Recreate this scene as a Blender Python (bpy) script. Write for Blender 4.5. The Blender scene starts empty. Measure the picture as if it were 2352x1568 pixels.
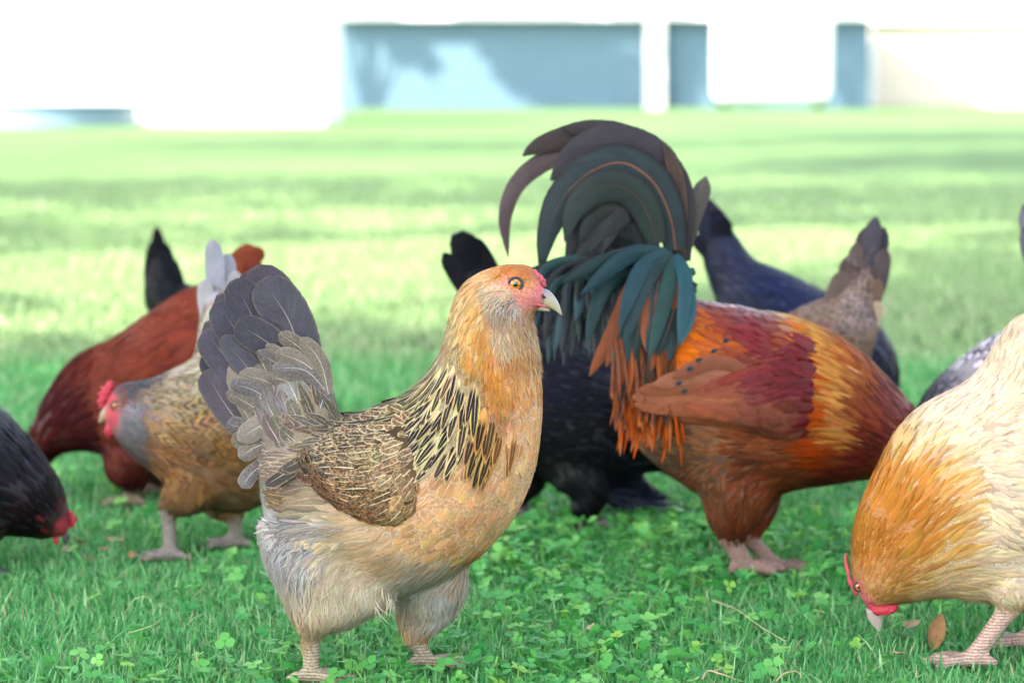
import bpy, bmesh, math, random
import numpy as np
from mathutils import Vector, Matrix
from mathutils.bvhtree import BVHTree
from mathutils.kdtree import KDTree

rng = np.random.default_rng(7)
random.seed(7)
SC = bpy.context.scene
COL = SC.collection

# ------------------------------------------------------------------ camera
CAM_H = 0.60
FPX = 85 / 36 * 2352              # focal length in units of a 2352 x 1568 picture
PITCH = math.atan((784 - 208) / FPX)
cam_d = bpy.data.cameras.new('camera')
cam = bpy.data.objects.new('camera', cam_d)
COL.objects.link(cam)
cam.location = (0, 0, CAM_H)
cam.rotation_euler = (math.pi / 2 - PITCH, 0, 0)
cam_d.lens = 85
cam_d.sensor_width = 36
cam_d.clip_start = 0.05
cam_d.clip_end = 3000
cam_d.dof.use_dof = True
cam_d.dof.focus_distance = 2.44
cam_d.dof.aperture_fstop = 4.9
SC.camera = cam

# ------------------------------------------------------------------ world, sun, exposure
SUN_DIR = Vector((-0.60, -0.48, 0.64)).normalized()     # towards the sun
sun_el = math.asin(SUN_DIR.z)
sun_az = math.atan2(SUN_DIR.x, SUN_DIR.y)
W = bpy.data.worlds.new("World")
SC.world = W
W.use_nodes = True
nt = W.node_tree
sky = nt.nodes.new('ShaderNodeTexSky')
sky.sky_type = 'NISHITA'
sky.sun_disc = False
sky.sun_elevation = sun_el
sky.sun_rotation = sun_az
sky.dust_density = 2.0
hsv = nt.nodes.new('ShaderNodeHueSaturation')
hsv.inputs['Saturation'].default_value = 0.45
bg = nt.nodes['Background']
nt.links.new(sky.outputs[0], hsv.inputs['Color'])
nt.links.new(hsv.outputs[0], bg.inputs[0])
bg.inputs[1].default_value = 0.15
sl = bpy.data.lights.new('sun', 'SUN')
sl.energy = 3.9
sl.angle = math.radians(0.5)
sl.color = (1.0, 0.91, 0.75)
so = bpy.data.objects.new('sun', sl)
COL.objects.link(so)
so.rotation_euler = (-SUN_DIR).to_track_quat('-Z', 'Y').to_euler()
so.location = SUN_DIR * 60
vs = SC.view_settings
vs.view_transform = 'Standard'
vs.look = 'None'
vs.exposure = 2.55
vs.gamma = 1
SC.cycles.use_denoising = True
SC.cycles.max_bounces = 6
SC.cycles.diffuse_bounces = 3
SC.cycles.glossy_bounces = 2
SC.cycles.transmission_bounces = 3
SC.cycles.transparent_max_bounces = 10
SC.cycles.caustics_reflective = False
SC.cycles.caustics_refractive = False
SC.cycles.sample_clamp_indirect = 6

# ------------------------------------------------------------------ helpers
KA = 0.66


def hx(h, k=KA):
    h = h.lstrip('#')
    c = [int(h[i:i + 2], 16) / 255 for i in (0, 2, 4)]
    return np.array([(x / 12.92 if x < .04045 else ((x + .055) / 1.055) ** 2.4) * k for x in c])


cp, sp_ = math.cos(PITCH), math.sin(PITCH)


def ray(px, py):
    x = (px - 1176) / FPX
    y = -(py - 784) / FPX
    return Vector((x, cp + y * sp_, -sp_ + y * cp))


CAMP = Vector((0, 0, CAM_H))


def at(px, py, Y):
    r = ray(px, py)
    return CAMP + r * (Y / r.y)


def on_ground(px, py, z=0.0):
    r = ray(px, py)
    return CAMP + r * ((z - CAM_H) / r.z)


def to_px(P):
    P = np.asarray(P, float)
    v = P - np.array([0, 0, CAM_H])
    dep = v[..., 1] * cp - v[..., 2] * sp_
    up = v[..., 1] * sp_ + v[..., 2] * cp
    return np.stack([1176 + FPX * v[..., 0] / dep, 784 - FPX * up / dep], -1)


def catmull(P, n):
    P = np.asarray(P, float)
    out = []
    Q = np.vstack([2 * P[0] - P[1], P, 2 * P[-1] - P[-2]])
    for i in range(1, len(Q) - 2):
        p0, p1, p2, p3 = Q[i - 1], Q[i], Q[i + 1], Q[i + 2]
        for k in range(n):
            t = k / n
            out.append(.5 * ((2 * p1) + (-p0 + p2) * t + (2 * p0 - 5 * p1 + 4 * p2 - p3) * t * t + (-p0 + 3 * p1 - 3 * p2 + p3) * t ** 3))
    out.append(P[-1])
    return np.array(out)


def tag(o, label=None, cat=None, group=None, kind=None):
    if label: o['label'] = label
    if cat: o['category'] = cat
    if group: o['group'] = group
    if kind: o['kind'] = kind
    return o


def empty(name, loc, rz=0):
    o = bpy.data.objects.new(name, None)
    COL.objects.link(o)
    o.location = loc
    o.rotation_euler = (0, 0, rz)
    o.empty_display_size = .1
    return o


def link_mesh(name, me, mat, parent=None):
    o = bpy.data.objects.new(name, me)
    COL.objects.link(o)
    if mat:
        me.materials.append(mat)
    if parent is not None:
        o.parent = parent
        pw = Matrix.Translation(parent.location) @ parent.rotation_euler.to_matrix().to_4x4() if parent.parent is None else None
        if pw is not None:
            me.transform(pw.inverted())
        else:
            g = parent.parent
            pw = Matrix.Translation(g.location) @ g.rotation_euler.to_matrix().to_4x4()
            me.transform(pw.inverted())
    return o


def np_mesh(name, verts, faces, smooth=True):
    me = bpy.data.meshes.new(name)
    verts = np.asarray(verts, np.float32).reshape(-1, 3)
    if isinstance(faces, np.ndarray):
        nf, k = faces.shape
        me.vertices.add(len(verts))
        me.vertices.foreach_set('co', verts.ravel())
        me.loops.add(nf * k)
        me.loops.foreach_set('vertex_index', faces.astype(np.int32).ravel())
        me.polygons.add(nf)
        me.polygons.foreach_set('loop_start', np.arange(0, nf * k, k, dtype=np.int32))
        me.polygons.foreach_set('loop_total', np.full(nf, k, np.int32))
        me.update(calc_edges=True)
    else:
        me.from_pydata(verts.tolist(), [], faces)
        me.update()
    if smooth:
        me.polygons.foreach_set('use_smooth', np.ones(len(me.polygons), bool))
    return me


def attr(me, name, data, typ='FLOAT_COLOR'):
    a = me.attributes.new(name, typ, 'POINT')
    key = {'FLOAT_COLOR': 'color', 'FLOAT': 'value', 'FLOAT_VECTOR': 'vector'}[typ]
    a.data.foreach_set(key, np.asarray(data, np.float32).ravel())


# ------------------------------------------------------------------ node helper
class NT:
    def __init__(s, name):
        s.m = bpy.data.materials.new(name)
        s.m.use_nodes = True
        s.t = s.m.node_tree
        s.b = s.t.nodes['Principled BSDF']
        s.out = s.t.nodes['Material Output']

    def n(s, typ, **kw):
        nd = s.t.nodes.new(typ)
        for k, v in kw.items():
            if hasattr(nd, k):
                setattr(nd, k, v)
        return nd

    def l(s, a, b):
        s.t.links.new(a, b)

    def math(s, op, a, b=None, clamp=False):
        nd = s.n('ShaderNodeMath', operation=op, use_clamp=clamp)
        for i, x in enumerate((a, b)):
            if x is None: continue
            if isinstance(x, (int, float)): nd.inputs[i].default_value = x
            else: s.l(x, nd.inputs[i])
        return nd.outputs[0]

    def smooth(s, x, lo, hi):
        nd = s.n('ShaderNodeMapRange', interpolation_type='SMOOTHSTEP')
        s.l(x, nd.inputs[0])
        for i, v in ((1, lo), (2, hi)):
            if isinstance(v, (int, float)): nd.inputs[i].default_value = v
            else: s.l(v, nd.inputs[i])
        return nd.outputs[0]

    def mix(s, f, a, b, mode='MIX'):
        nd = s.n('ShaderNodeMix', data_type='RGBA', blend_type=mode)
        for i, x in ((0, f), (6, a), (7, b)):
            if isinstance(x, (int, float)): nd.inputs[i].default_value = x
            elif isinstance(x, (tuple, list, np.ndarray)): nd.inputs[i].default_value = (*x[:3], 1)
            else: s.l(x, nd.inputs[i])
        return nd.outputs[2]

    def noise(s, scale, detail=3, vec=None, rough=.55):
        nd = s.n('ShaderNodeTexNoise')
        nd.inputs['Scale'].default_value = scale
        nd.inputs['Detail'].default_value = detail
        nd.inputs['Roughness'].default_value = rough
        if vec is not None: s.l(vec, nd.inputs['Vector'])
        return nd.outputs['Fac']

    def att(s, name):
        return s.n('ShaderNodeAttribute', attribute_name=name)

    def bump(s, h, strength=.3, dist=.002):
        nd = s.n('ShaderNodeBump')
        nd.inputs['Strength'].default_value = strength
        nd.inputs['Distance'].default_value = dist
        s.l(h, nd.inputs['Height'])
        s.l(nd.outputs[0], s.b.inputs['Normal'])

    def base(s, c):
        if isinstance(c, (tuple, list, np.ndarray)): s.b.inputs['Base Color'].default_value = (*c[:3], 1)
        else: s.l(c, s.b.inputs['Base Color'])

    def set(s, **kw):
        for k, v in kw.items():
            s.b.inputs[k.replace('_', ' ')].default_value = v


def plain(name, col, rough=.6, var=.15, scale=20, bump=0, **kw):
    m = NT(name)
    tc = m.n('ShaderNodeTexCoord').outputs['Object']
    f = m.noise(scale, 4, tc)
    c = np.asarray(col)
    m.base(m.mix(f, tuple(c * (1 - var)), tuple(np.minimum(c * (1 + var), .95))))
    m.set(Roughness=rough, **kw)
    if bump: m.bump(f, bump, .003)
    return m.m


def feather_material():
    m = NT('feather')
    ca, cb, cs, pt = m.att('ca'), m.att('cb'), m.att('cs'), m.att('pat')
    uvn = m.att('fuv')
    sx = m.n('ShaderNodeSeparateXYZ'); m.l(uvn.outputs['Vector'], sx.inputs[0])
    u, v, rnd = sx.outputs[0], sx.outputs[1], sx.outputs[2]
    ps = m.n('ShaderNodeSeparateColor'); m.l(pt.outputs['Color'], ps.inputs[0])
    edge, shaft, speck = ps.outputs[0], ps.outputs[1], ps.outputs[2]
    bars = pt.outputs['Alpha']
    au = m.math('ABSOLUTE', u)
    tc = m.n('ShaderNodeTexCoord').outputs['Object']
    nz = m.noise(420, 2, tc)
    # barbs: fine streaks running slantwise off the shaft
    bw = m.math('ADD', m.math('MULTIPLY', v, 1.0), m.math('MULTIPLY', au, -.28))
    cx = m.n('ShaderNodeCombineXYZ')
    m.l(m.math('MULTIPLY', bw, m.math('ADD', 46.0, m.math('MULTIPLY', m.math('SUBTRACT', 1.0, cs.outputs['Alpha']), 130.0))), cx.inputs[0]); m.l(m.math('MULTIPLY', rnd, 91.0), cx.inputs[1]); m.l(m.math('MULTIPLY', u, 1.3), cx.inputs[2])
    barb = m.noise(1.0, 2, cx.outputs[0])
    e = m.math('MAXIMUM', au, m.math('POWER', v, 5.0))
    e = m.math('ADD', e, m.math('MULTIPLY', m.math('SUBTRACT', barb, .5), .35))
    e0 = m.math('SUBTRACT', 1.0, edge)
    em = m.math('MULTIPLY', m.smooth(e, m.math('SUBTRACT', e0, .08), m.math('ADD', e0, .24)), m.math('GREATER_THAN', edge, .01))
    lac = m.math('MULTIPLY', m.smooth(edge, .40, .43), m.math('SUBTRACT', 1.0, m.smooth(m.math('ADD', v, m.math('MULTIPLY', m.math('SUBTRACT', rnd, .5), .3)), .22, .42)))
    em = m.math('MAXIMUM', em, lac)
    bm = m.math('MULTIPLY', m.smooth(m.math('SINE', m.math('MULTIPLY', bw, m.math('ADD', 22.0, m.math('MULTIPLY', m.math('SUBTRACT', 1.0, cs.outputs['Alpha']), 260.0)))), -.2, .3), bars)
    em = m.math('MAXIMUM', em, bm)
    c = m.mix(em, ca.outputs['Color'], cb.outputs['Color'])
    spk = m.math('MULTIPLY', m.smooth(nz, .5, .58), speck)
    c = m.mix(spk, c, cb.outputs['Color'])
    sm = m.math('MULTIPLY', m.math('SUBTRACT', 1.0, m.smooth(m.math('ADD', au, m.math('MULTIPLY', m.math('POWER', v, 3.0), .05)), m.math('MULTIPLY', shaft, .3), m.math('ADD', shaft, .01))), m.math('GREATER_THAN', shaft, .005))
    c = m.mix(sm, c, cs.outputs['Color'])
    big = m.n('ShaderNodeMapRange'); m.l(m.noise(38, 3, tc), big.inputs[0])
    big.inputs[1].default_value = .3; big.inputs[2].default_value = .7; big.inputs[3].default_value = .84; big.inputs[4].default_value = 1.14
    hb = m.n('ShaderNodeHueSaturation'); m.l(big.outputs[0], hb.inputs['Value']); m.l(c, hb.inputs['Color'])
    c = hb.outputs[0]
    # the vane frays at its rim
    rim = m.math('MAXIMUM', m.math('POWER', au, 2.0), m.math('POWER', v, 7.0))
    rim = m.math('ADD', rim, m.math('MULTIPLY', m.math('MULTIPLY', m.math('SUBTRACT', barb, .5), 1.5), cs.outputs['Alpha']))
    m.l(m.math('SUBTRACT', 1.0, m.math('MULTIPLY', m.math('GREATER_THAN', rim, .94), m.math('GREATER_THAN', v, .25))), m.b.inputs['Alpha'])
    br = m.n('ShaderNodeMapRange'); m.l(barb, br.inputs[0])
    br.inputs[1].default_value = .3; br.inputs[2].default_value = .7; br.inputs[3].default_value = .80; br.inputs[4].default_value = 1.18
    hv = m.n('ShaderNodeHueSaturation'); hv.inputs['Saturation'].default_value = 1.02; m.l(br.outputs[0], hv.inputs['Value']); m.l(c, hv.inputs['Color'])
    m.base(hv.outputs[0])
    gl = ca.outputs['Alpha']
    rr = m.n('ShaderNodeMapRange'); m.l(gl, rr.inputs[0]); rr.inputs[3].default_value = .75; rr.inputs[4].default_value = .25
    m.l(rr.outputs[0], m.b.inputs['Roughness'])
    sr = m.n('ShaderNodeMapRange'); m.l(m.math('POWER', gl, 3.0), sr.inputs[0]); sr.inputs[3].default_value = .05; sr.inputs[4].default_value = .22
    m.l(sr.outputs[0], m.b.inputs['Specular IOR Level'])
    m.bump(m.math('ADD', barb, m.math('MULTIPLY', sm, .8)), .35, .001)
    return m.m


def body_material():
    m = NT('skin')
    ca = m.att('ca')
    tc = m.n('ShaderNodeTexCoord').outputs['Object']
    vo = m.n('ShaderNodeTexVoronoi'); vo.inputs['Scale'].default_value = 260
    mp = m.n('ShaderNodeMapping'); mp.inputs['Scale'].default_value = (.8, .8, 1.5)
    m.l(tc, mp.inputs[0]); m.l(mp.outputs[0], vo.inputs['Vector'])
    n1 = m.noise(420, 4, tc)
    wv = m.n('ShaderNodeTexWave', wave_type='BANDS', bands_direction='Z'); wv.inputs['Scale'].default_value = 98; wv.inputs['Distortion'].default_value = 1.2
    m.l(tc, wv.inputs['Vector'])
    f = m.math('MAXIMUM', m.math('MULTIPLY', m.math('SUBTRACT', 1.0, m.smooth(vo.outputs['Distance'], .30, .62)), .45), m.smooth(wv.outputs['Fac'], .1, .45))
    f = m.math('MULTIPLY', f, 1.0)
    k = m.mix(ca.outputs['Alpha'], (1, 1, 1), m.mix(f, (.58, .56, .52), (1.08, 1.06, 1.02)))
    c = m.mix(1.0, ca.outputs['Color'], k, 'MULTIPLY')
    c2 = m.mix(m.smooth(n1, .35, .65), m.mix(1.0, c, (1.12, 1.1, 1.1), 'MULTIPLY'), m.mix(1.0, c, (.80, .66, .62), 'MULTIPLY'))
    m.base(c2)
    m.set(Roughness=.55, Specular_IOR_Level=.35)
    h = m.math('ADD', m.math('MULTIPLY', f, ca.outputs['Alpha']), m.math('MULTIPLY', n1, 1.0))
    m.bump(h, .6, .002)
    return m.m


M_FEATHER = feather_material()
M_SKIN = body_material()
M_COMB = plain('comb_flesh', hx('#CC3048', .7), .5, .4, 260, .9, Subsurface_Weight=.1, Subsurface_Radius=(.004, .001, .001))
M_PINK = plain('pink_flesh', hx('#E0606C', .7), .5, .35, 420, .9)
M_PUPIL = plain('pupil', (.004, .004, .005), .08, 0, 5, 0, Coat_Weight=1.0)
M_IRIS = plain('iris', hx('#C07618', .8), .1, .5, 700, 0, Coat_Weight=1.0)
M_LID = plain('eyelid', hx('#3E3840', .6), .55, .3, 500, .5)


# ------------------------------------------------------------------ feathers
PROF = {
    'round': ([0, .15, .4, .65, .85, .96, 1], [.3, .62, .92, 1, .82, .48, .12]),
    'point': ([0, .15, .4, .65, .85, .96, 1], [.45, .8, 1, .9, .5, .2, .03]),
    'strand': ([0, .15, .4, .65, .85, .96, 1], [.7, 1, .95, .7, .4, .2, .04]),
    'sick': ([0, .12, .35, .6, .78, .9, .97, 1], [.55, .8, 1, .98, .78, .45, .15, .01]),
    'long': ([0, .15, .4, .65, .85, .96, 1], [.5, .82, .97, 1, .92, .6, .14]),
}


class Feathers:
    """Collects feathers and links them as one mesh."""

    def __init__(s):
        s.V, s.F, s.UV, s.A, s.B, s.C, s.P = [], [], [], [], [], [], []
        s.nv = 0

    def add(s, spine, side, nrm, width, prof, ca, cb, cs, pat, ncol=5, camber=.12, wscale=None):
        """spine: (K,3); side, nrm: (K,3)"""
        K = len(spine)
        v = np.linspace(0, 1, K)
        pv, pw = PROF[prof]
        w = np.interp(v, pv, pw) * width * .5
        if wscale is not None:
            w = w * wscale
        us = np.linspace(-1, 1, ncol)
        V = spine[:, None, :] + side[:, None, :] * (w[:, None] * us[None, :])[..., None] \
            - nrm[:, None, :] * (camber * width * .5 * us[None, :] ** 2 * (w / (width * .5 + 1e-9))[:, None])[..., None]
        n = K * ncol
        s.V.append(V.reshape(-1, 3))
        idx = np.arange(n).reshape(K, ncol) + s.nv
        s.F.append(np.stack([idx[:-1, :-1], idx[:-1, 1:], idx[1:, 1:], idx[1:, :-1]], -1).reshape(-1, 4))
        uv = np.empty((K, ncol, 3))
        uv[..., 0] = us[None]; uv[..., 1] = v[:, None]; uv[..., 2] = rng.random()
        s.UV.append(uv.reshape(-1, 3))
        for L, c in ((s.A, ca), (s.B, cb), (s.C, cs), (s.P, pat)):
            L.append(np.broadcast_to(np.asarray(c, float), (n, 4)))
        s.nv += n

    def build(s, name, parent, extra=None):
        me = np_mesh(name, np.vstack(s.V), np.vstack(s.F))
        attr(me, 'fuv', np.vstack(s.UV), 'FLOAT_VECTOR')
        attr(me, 'ca', np.vstack(s.A)); attr(me, 'cb', np.vstack(s.B)); attr(me, 'cs', np.vstack(s.C)); attr(me, 'pat', np.vstack(s.P))
        return link_mesh(name, me, M_FEATHER, parent)


# name: length, width, spacing, lift, jitter, profile, columns
TYPES = {
    'tiny': (.012, .0036, .0021, .07, .22, 'point', 3),
    'sock': (.012, .0050, .0030, .08, .15, 'point', 3),
    'neck': (.024, .0050, .0033, .07, .12, 'point', 5),
    'hack': (.056, .0118, .0078, .06, .10, 'point', 7),
    'silk': (.042, .0088, .0056, .045, .13, 'point', 5),
    'rhak': (.056, .0074, .0056, .045, .08, 'point', 5),
    'brst': (.036, .0190, .0078, .032, .10, 'round', 5),
    'cont': (.040, .0190, .0084, .055, .12, 'round', 5),
    'sadl': (.050, .0125, .0080, .06, .12, 'point', 5),
    'flf': (.034, .0012, .0024, .09, .26, 'strand', 3),
    'soft': (.046, .0140, .0066, .06, .20, 'round', 5),
    'face': (.0055, .0012, .0019, .10, .5, 'strand', 3),
    'beard': (.015, .0019, .0020, .18, .30, 'strand', 3),
    'bay': (.095, .0170, .0085, .035, .04, 'long', 5),
    'covt': (.060, .0260, .0115, .10, .16, 'long', 7),
}


def S(x, y, typ, ca, cb=None, cs=None, e=0., sh=0., sk=0., g=0., bar=0., var=.09):
    """One seed of a bird's plumage: where, feather type, colours and pattern."""
    cb = cb or ca
    cs = cs or cb
    return dict(p=(x, y), t=typ, ca=hx(ca), cb=hx(cb), cs=hx(cs), e=e, sh=sh, sk=sk, g=g, bar=bar, var=var)


def loft_verts(P, N, rings, nsub=6, nth=28):
    """rings: (top px, bottom px, half width) -> verts (T, nth, 3) and the direction along the loft."""
    tops = np.array([P(*r[0]) for r in rings]); bots = np.array([P(*r[1]) for r in rings])
    ws = np.array([[r[2], r[3] if len(r) > 3 else 0] for r in rings])
    T, B, Wd = catmull(tops, nsub), catmull(bots, nsub), catmull(ws, nsub)
    c = (T + B) / 2
    a = (T - B) / 2
    th = np.linspace(0, 2 * np.pi, nth, endpoint=False)
    co, si = np.cos(th), np.sin(th)
    V = c[:, None] + a[:, None] * co[None, :, None] + (N[None, None] * (Wd[:, None, :1] * si[None, :, None] + Wd[:, None, 1:]))
    D = np.gradient(V, axis=0)
    D /= np.linalg.norm(D, axis=-1, keepdims=True) + 1e-9
    return V, D


def tube_faces(T, n, off=0, cap=True):
    F = []
    for i in range(T - 1):
        for j in range(n):
            k = (j + 1) % n
            F.append((off + i * n + j, off + i * n + k, off + (i + 1) * n + k, off + (i + 1) * n + j))
    if cap:
        F.append(tuple(off + j for j in reversed(range(n))))
        F.append(tuple(off + (T - 1) * n + j for j in range(n)))
    return F


def tube_verts(pts, rad, n=12, flat=1.0, up=None):
    pts = np.asarray(pts, float)
    d = np.gradient(pts, axis=0)
    d /= np.linalg.norm(d, axis=1, keepdims=True) + 1e-9
    ref = np.array(up if up is not None else (0, 1, 0.03))
    V = []
    for p, t, r in zip(pts, d, rad):
        s = np.cross(t, ref); s /= np.linalg.norm(s) + 1e-9
        q = np.cross(s, t)
        th = np.linspace(0, 2 * np.pi, n, endpoint=False)
        V.append(p + r * (np.cos(th)[:, None] * s + np.sin(th)[:, None] * q * flat))
    return np.array(V), d


def lump(name, pts, rads, mat, parent, seed=0, flat=.7, amp=.35, n=14, sub=5, freq=3.0):
    """A fleshy lobe along a line: comb, wattle."""
    P = catmull(pts, sub)
    R = np.interp(np.linspace(0, 1, len(P)), np.linspace(0, 1, len(rads)), rads)
    r2 = np.random.default_rng(seed)
    V, _ = tube_verts(P, R, n, flat)
    ph = r2.random(6) * 6
    for i in range(len(P)):
        for j in range(n):
            k = 1 + amp * .5 * (math.sin(i * freq * .6 + ph[0] + j * .9) + .6 * math.sin(i * freq + ph[1] - j * 1.7))
            V[i, j] = P[i] + (V[i, j] - P[i]) * k
    me = np_mesh(name, V.reshape(-1, 3), tube_faces(len(P), n))
    return link_mesh(name, me, mat, parent)


FEET = []


class Bird:
    def __init__(s, name, label, cat, d, x0, yaw=0, voxel=.0045, dens=1.0, group='chickens foraging on the lawn', roll=0):
        s.N = np.array([math.sin(yaw), -math.cos(yaw), 0.0])
        g = at(x0, 900, d)
        s.anchor = np.array([g.x, d, 0])
        s.root = tag(empty(name, (g.x, d, 0), yaw), label, cat, group)
        s.voxel, s.dens = voxel, dens
        s.lofts, s.parts, s.seeds = [], [], []
        s.hocks = []

    def P(s, px, py, lat=0.0):
        r = np.array(ray(px, py)); o = np.array(CAMP)
        t = np.dot(s.anchor - o, s.N) / np.dot(r, s.N)
        return o + r * t + s.N * lat

    def PL(s, px, py, lat):
        """like P, but the point seen at (px, py) once it stands lat metres off the middle plane"""
        r = np.array(ray(px, py)); o = np.array(CAMP)
        t = np.dot(s.anchor + s.N * lat - o, s.N) / np.dot(r, s.N)
        return o + r * t

    def flat_px(s, X):
        """picture coordinates in the bird's own middle plane"""
        X = np.asarray(X, float)
        lat = (X - s.anchor) @ s.N
        return to_px(X - lat[..., None] * s.N)

    def body(s, rings, extra=(), sign=-1):
        """rings tail->head; extra: list of (rings, sign)"""
        for rg, sg in [(rings, sign)] + list(extra):
            V, D = loft_verts(s.P, s.N, rg)
            s.lofts.append((V, D * sg, 0))

    def leg(s, hip, knee, hock, foot, r=(.040, .030, .014, .0075), fwd=1, toe=.045, spread=.5):
        """points: (px, py, lateral)"""
        H, K_, A, F = [s.PL(*q) for q in (hip, knee, hock, foot)]
        s.hocks.append(A); FEET.append(F.copy())
        F = F.copy(); F[2] = max(F[2], .008)
        pts = catmull([H, K_, A * .75 + K_ * .25, A], 5)
        V, D = tube_verts(pts, np.interp(np.linspace(0, 1, len(pts)), [0, .4, .75, 1], [r[0], r[1], r[2] * 1.35, r[2]]), 14)
        down = D * 1.0
        s.lofts.append((V, np.broadcast_to(down[:, None], V.shape), 1))
        pts = catmull([A + (A - F) * .08, A * .5 + F * .5, F], 5)
        rr = np.interp(np.linspace(0, 1, len(pts)), [0, .25, .8, 1], [r[2] * .95, r[3] * 1.05, r[3], r[3] * 1.25])
        V, D = tube_verts(pts, rr, 12)
        s.lofts.append((V, np.broadcast_to(D[:, None], V.shape), 2))
        f = np.array([-s.N[1], s.N[0], 0]) * fwd
        side = np.array([s.N[0], s.N[1], 0])
        for ang, L in ((0, 1.0), (spread, .85), (-spread, .85), (math.pi - .3, .55)):
            dr = f * math.cos(ang) + side * math.sin(ang)
            p = [F, F + dr * toe * L * .45 + np.array([0, 0, .003]), F + dr * toe * L * .8, F + dr * toe * L]
            p = catmull(p, 3)
            p[:, 2] = np.maximum(p[:, 2], .005)
            V, D = tube_verts(p, np.interp(np.linspace(0, 1, len(p)), [0, .6, .8, 1], [r[3] * .8, r[3] * .62, r[3] * .5, r[3] * .12]), 8, up=(0, 0, 1.01))
            s.lofts.append((V, np.broadcast_to(D[:, None], V.shape), 2))

    def finish_body(s, leg_col='#B8A98C', smooth=2, melt=14):
        verts, faces = [], []
        off = 0
        for V, D, part in s.lofts:
            T, n = V.shape[:2]
            verts.append(V.reshape(-1, 3)); faces += tube_faces(T, n, off); off += T * n
        me = np_mesh('tmp', np.vstack(verts), faces)
        bm = bmesh.new(); bm.from_mesh(me); bmesh.ops.recalc_face_normals(bm, faces=bm.faces); bm.to_mesh(me); bm.free()
        o = bpy.data.objects.new('tmp', me); COL.objects.link(o)
        md = o.modifiers.new('r', 'REMESH'); md.mode = 'VOXEL'; md.voxel_size = s.voxel
        ms = o.modifiers.new('s', 'SMOOTH'); ms.iterations = smooth; ms.factor = .5
        bpy.context.view_layer.update()
        dg = bpy.context.evaluated_depsgraph_get()
        m2 = bpy.data.meshes.new_from_object(o.evaluated_get(dg))
        bpy.data.objects.remove(o); bpy.data.meshes.remove(me)
        m2.name = 'body'
        m2.polygons.foreach_set('use_smooth', np.ones(len(m2.polygons), bool))
        m2.materials.clear()
        allv = np.vstack(verts); allp = np.concatenate([np.full(V.shape[0] * V.shape[1], p) for V, D, p in s.lofts])
        kd = KDTree(len(allv))
        for i, v in enumerate(allv): kd.insert(v, i)
        kd.balance()
        nv = len(m2.vertices)
        co = np.empty(nv * 3, np.float32); m2.vertices.foreach_get('co', co); co = co.reshape(-1, 3).astype(float)
        par = np.array([allp[kd.find(Vector(v))[1]] for v in co])
        zmin = max([h[2] for h in s.hocks] or [0]) + .025
        w = (np.clip((co[:, 2] - zmin) / .03, 0, 1) * (par < 2))[:, None] * .5
        ed = np.empty(len(m2.edges) * 2, np.int32); m2.edges.foreach_get('vertices', ed); ed = ed.reshape(-1, 2)
        deg = np.bincount(ed.ravel(), minlength=nv)[:, None]
        for _ in range(melt):
            acc = np.zeros_like(co)
            np.add.at(acc, ed[:, 0], co[ed[:, 1]]); np.add.at(acc, ed[:, 1], co[ed[:, 0]])
            co = co * (1 - w) + acc / np.maximum(deg, 1) * w
        m2.vertices.foreach_set('co', co.astype(np.float32).ravel()); m2.update()
        nv = len(m2.vertices)
        co = np.empty(nv * 3, np.float32); m2.vertices.foreach_get('co', co); co = co.reshape(-1, 3).astype(float)
        s.co = co
        allv = np.vstack(verts); alld = np.vstack([D.reshape(-1, 3) for V, D, p in s.lofts])
        allp = np.concatenate([np.full(V.shape[0] * V.shape[1], p) for V, D, p in s.lofts])
        kd = KDTree(len(allv))
        for i, v in enumerate(allv): kd.insert(v, i)
        kd.balance()
        s.kd, s.flow, s.part = kd, alld, allp
        m2.calc_loop_triangles()
        tri = np.empty(len(m2.loop_triangles) * 3, np.int32); m2.loop_triangles.foreach_get('vertices', tri)
        s.tri = tri.reshape(-1, 3)
        s.bvh = BVHTree.FromPolygons([Vector(v) for v in co], s.tri.tolist())
        # vertex colours: plumage colour under the feathers, bare skin on face and legs
        px = s.flat_px(co)
        cols = np.ones((nv, 4))
        par = np.array([allp[kd.find(Vector(v))[1]] for v in co])
        if s.seeds:
            q = s.lookup(px)[0]
            cols[:, :3] = (q[0] * .45 + q[1] * .55) * .92
        cols[:, 3] = 0
        lm = par == 2
        cols[lm, :3] = hx(leg_col); cols[lm, 3] = 1
        me = m2
        attr(me, 'ca', cols)
        s.bodyobj = link_mesh('body', me, M_SKIN, s.root)
        return s.bodyobj

    def lookup(s, px, seeds=None, jit=0):
        seeds = seeds or s.seeds
        Q = np.array([q['p'] for q in seeds], float)
        px = np.atleast_2d(px)
        if jit: px = px + rng.normal(0, jit, px.shape)
        d2 = ((px[:, None] - Q[None]) ** 2).sum(-1) + 4
        i0 = d2.argmin(1)
        w = 1 / d2 ** 2.2
        w /= w.sum(1, keepdims=True)
        get = lambda k: np.array([np.atleast_1d(q[k]) for q in seeds], float)
        return [w @ get('ca'), w @ get('cb'), w @ get('cs'), np.hstack([get('e'), get('sh'), get('sk'), get('g'), get('bar'), get('var')])[i0]], i0

    # -- make lookup()[0] the colour list
    def scatter(s, name, seeds=None, co=None, tri=None, bvh=None, flow=None, only=None, parent=None, keep=None, jit=7, grav=0.0, target=None, dens=None, lift=1.0, ncap=9000):
        seeds = seeds or s.seeds
        co = s.co if co is None else co
        tri = s.tri if tri is None else tri
        bvh = bvh or s.bvh
        A, B, C = co[tri[:, 0]], co[tri[:, 1]], co[tri[:, 2]]
        cr = np.cross(B - A, C - A)
        ar = np.linalg.norm(cr, axis=1) / 2
        nr = cr / (2 * ar[:, None] + 1e-12)
        dens = dens or s.dens
        _, it = s.lookup(s.flat_px((A + B + C) / 3), seeds)
        sps = np.array([TYPES[q['t']][2] / dens if q['t'] in TYPES else 1.0 for q in seeds])[it]
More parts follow.
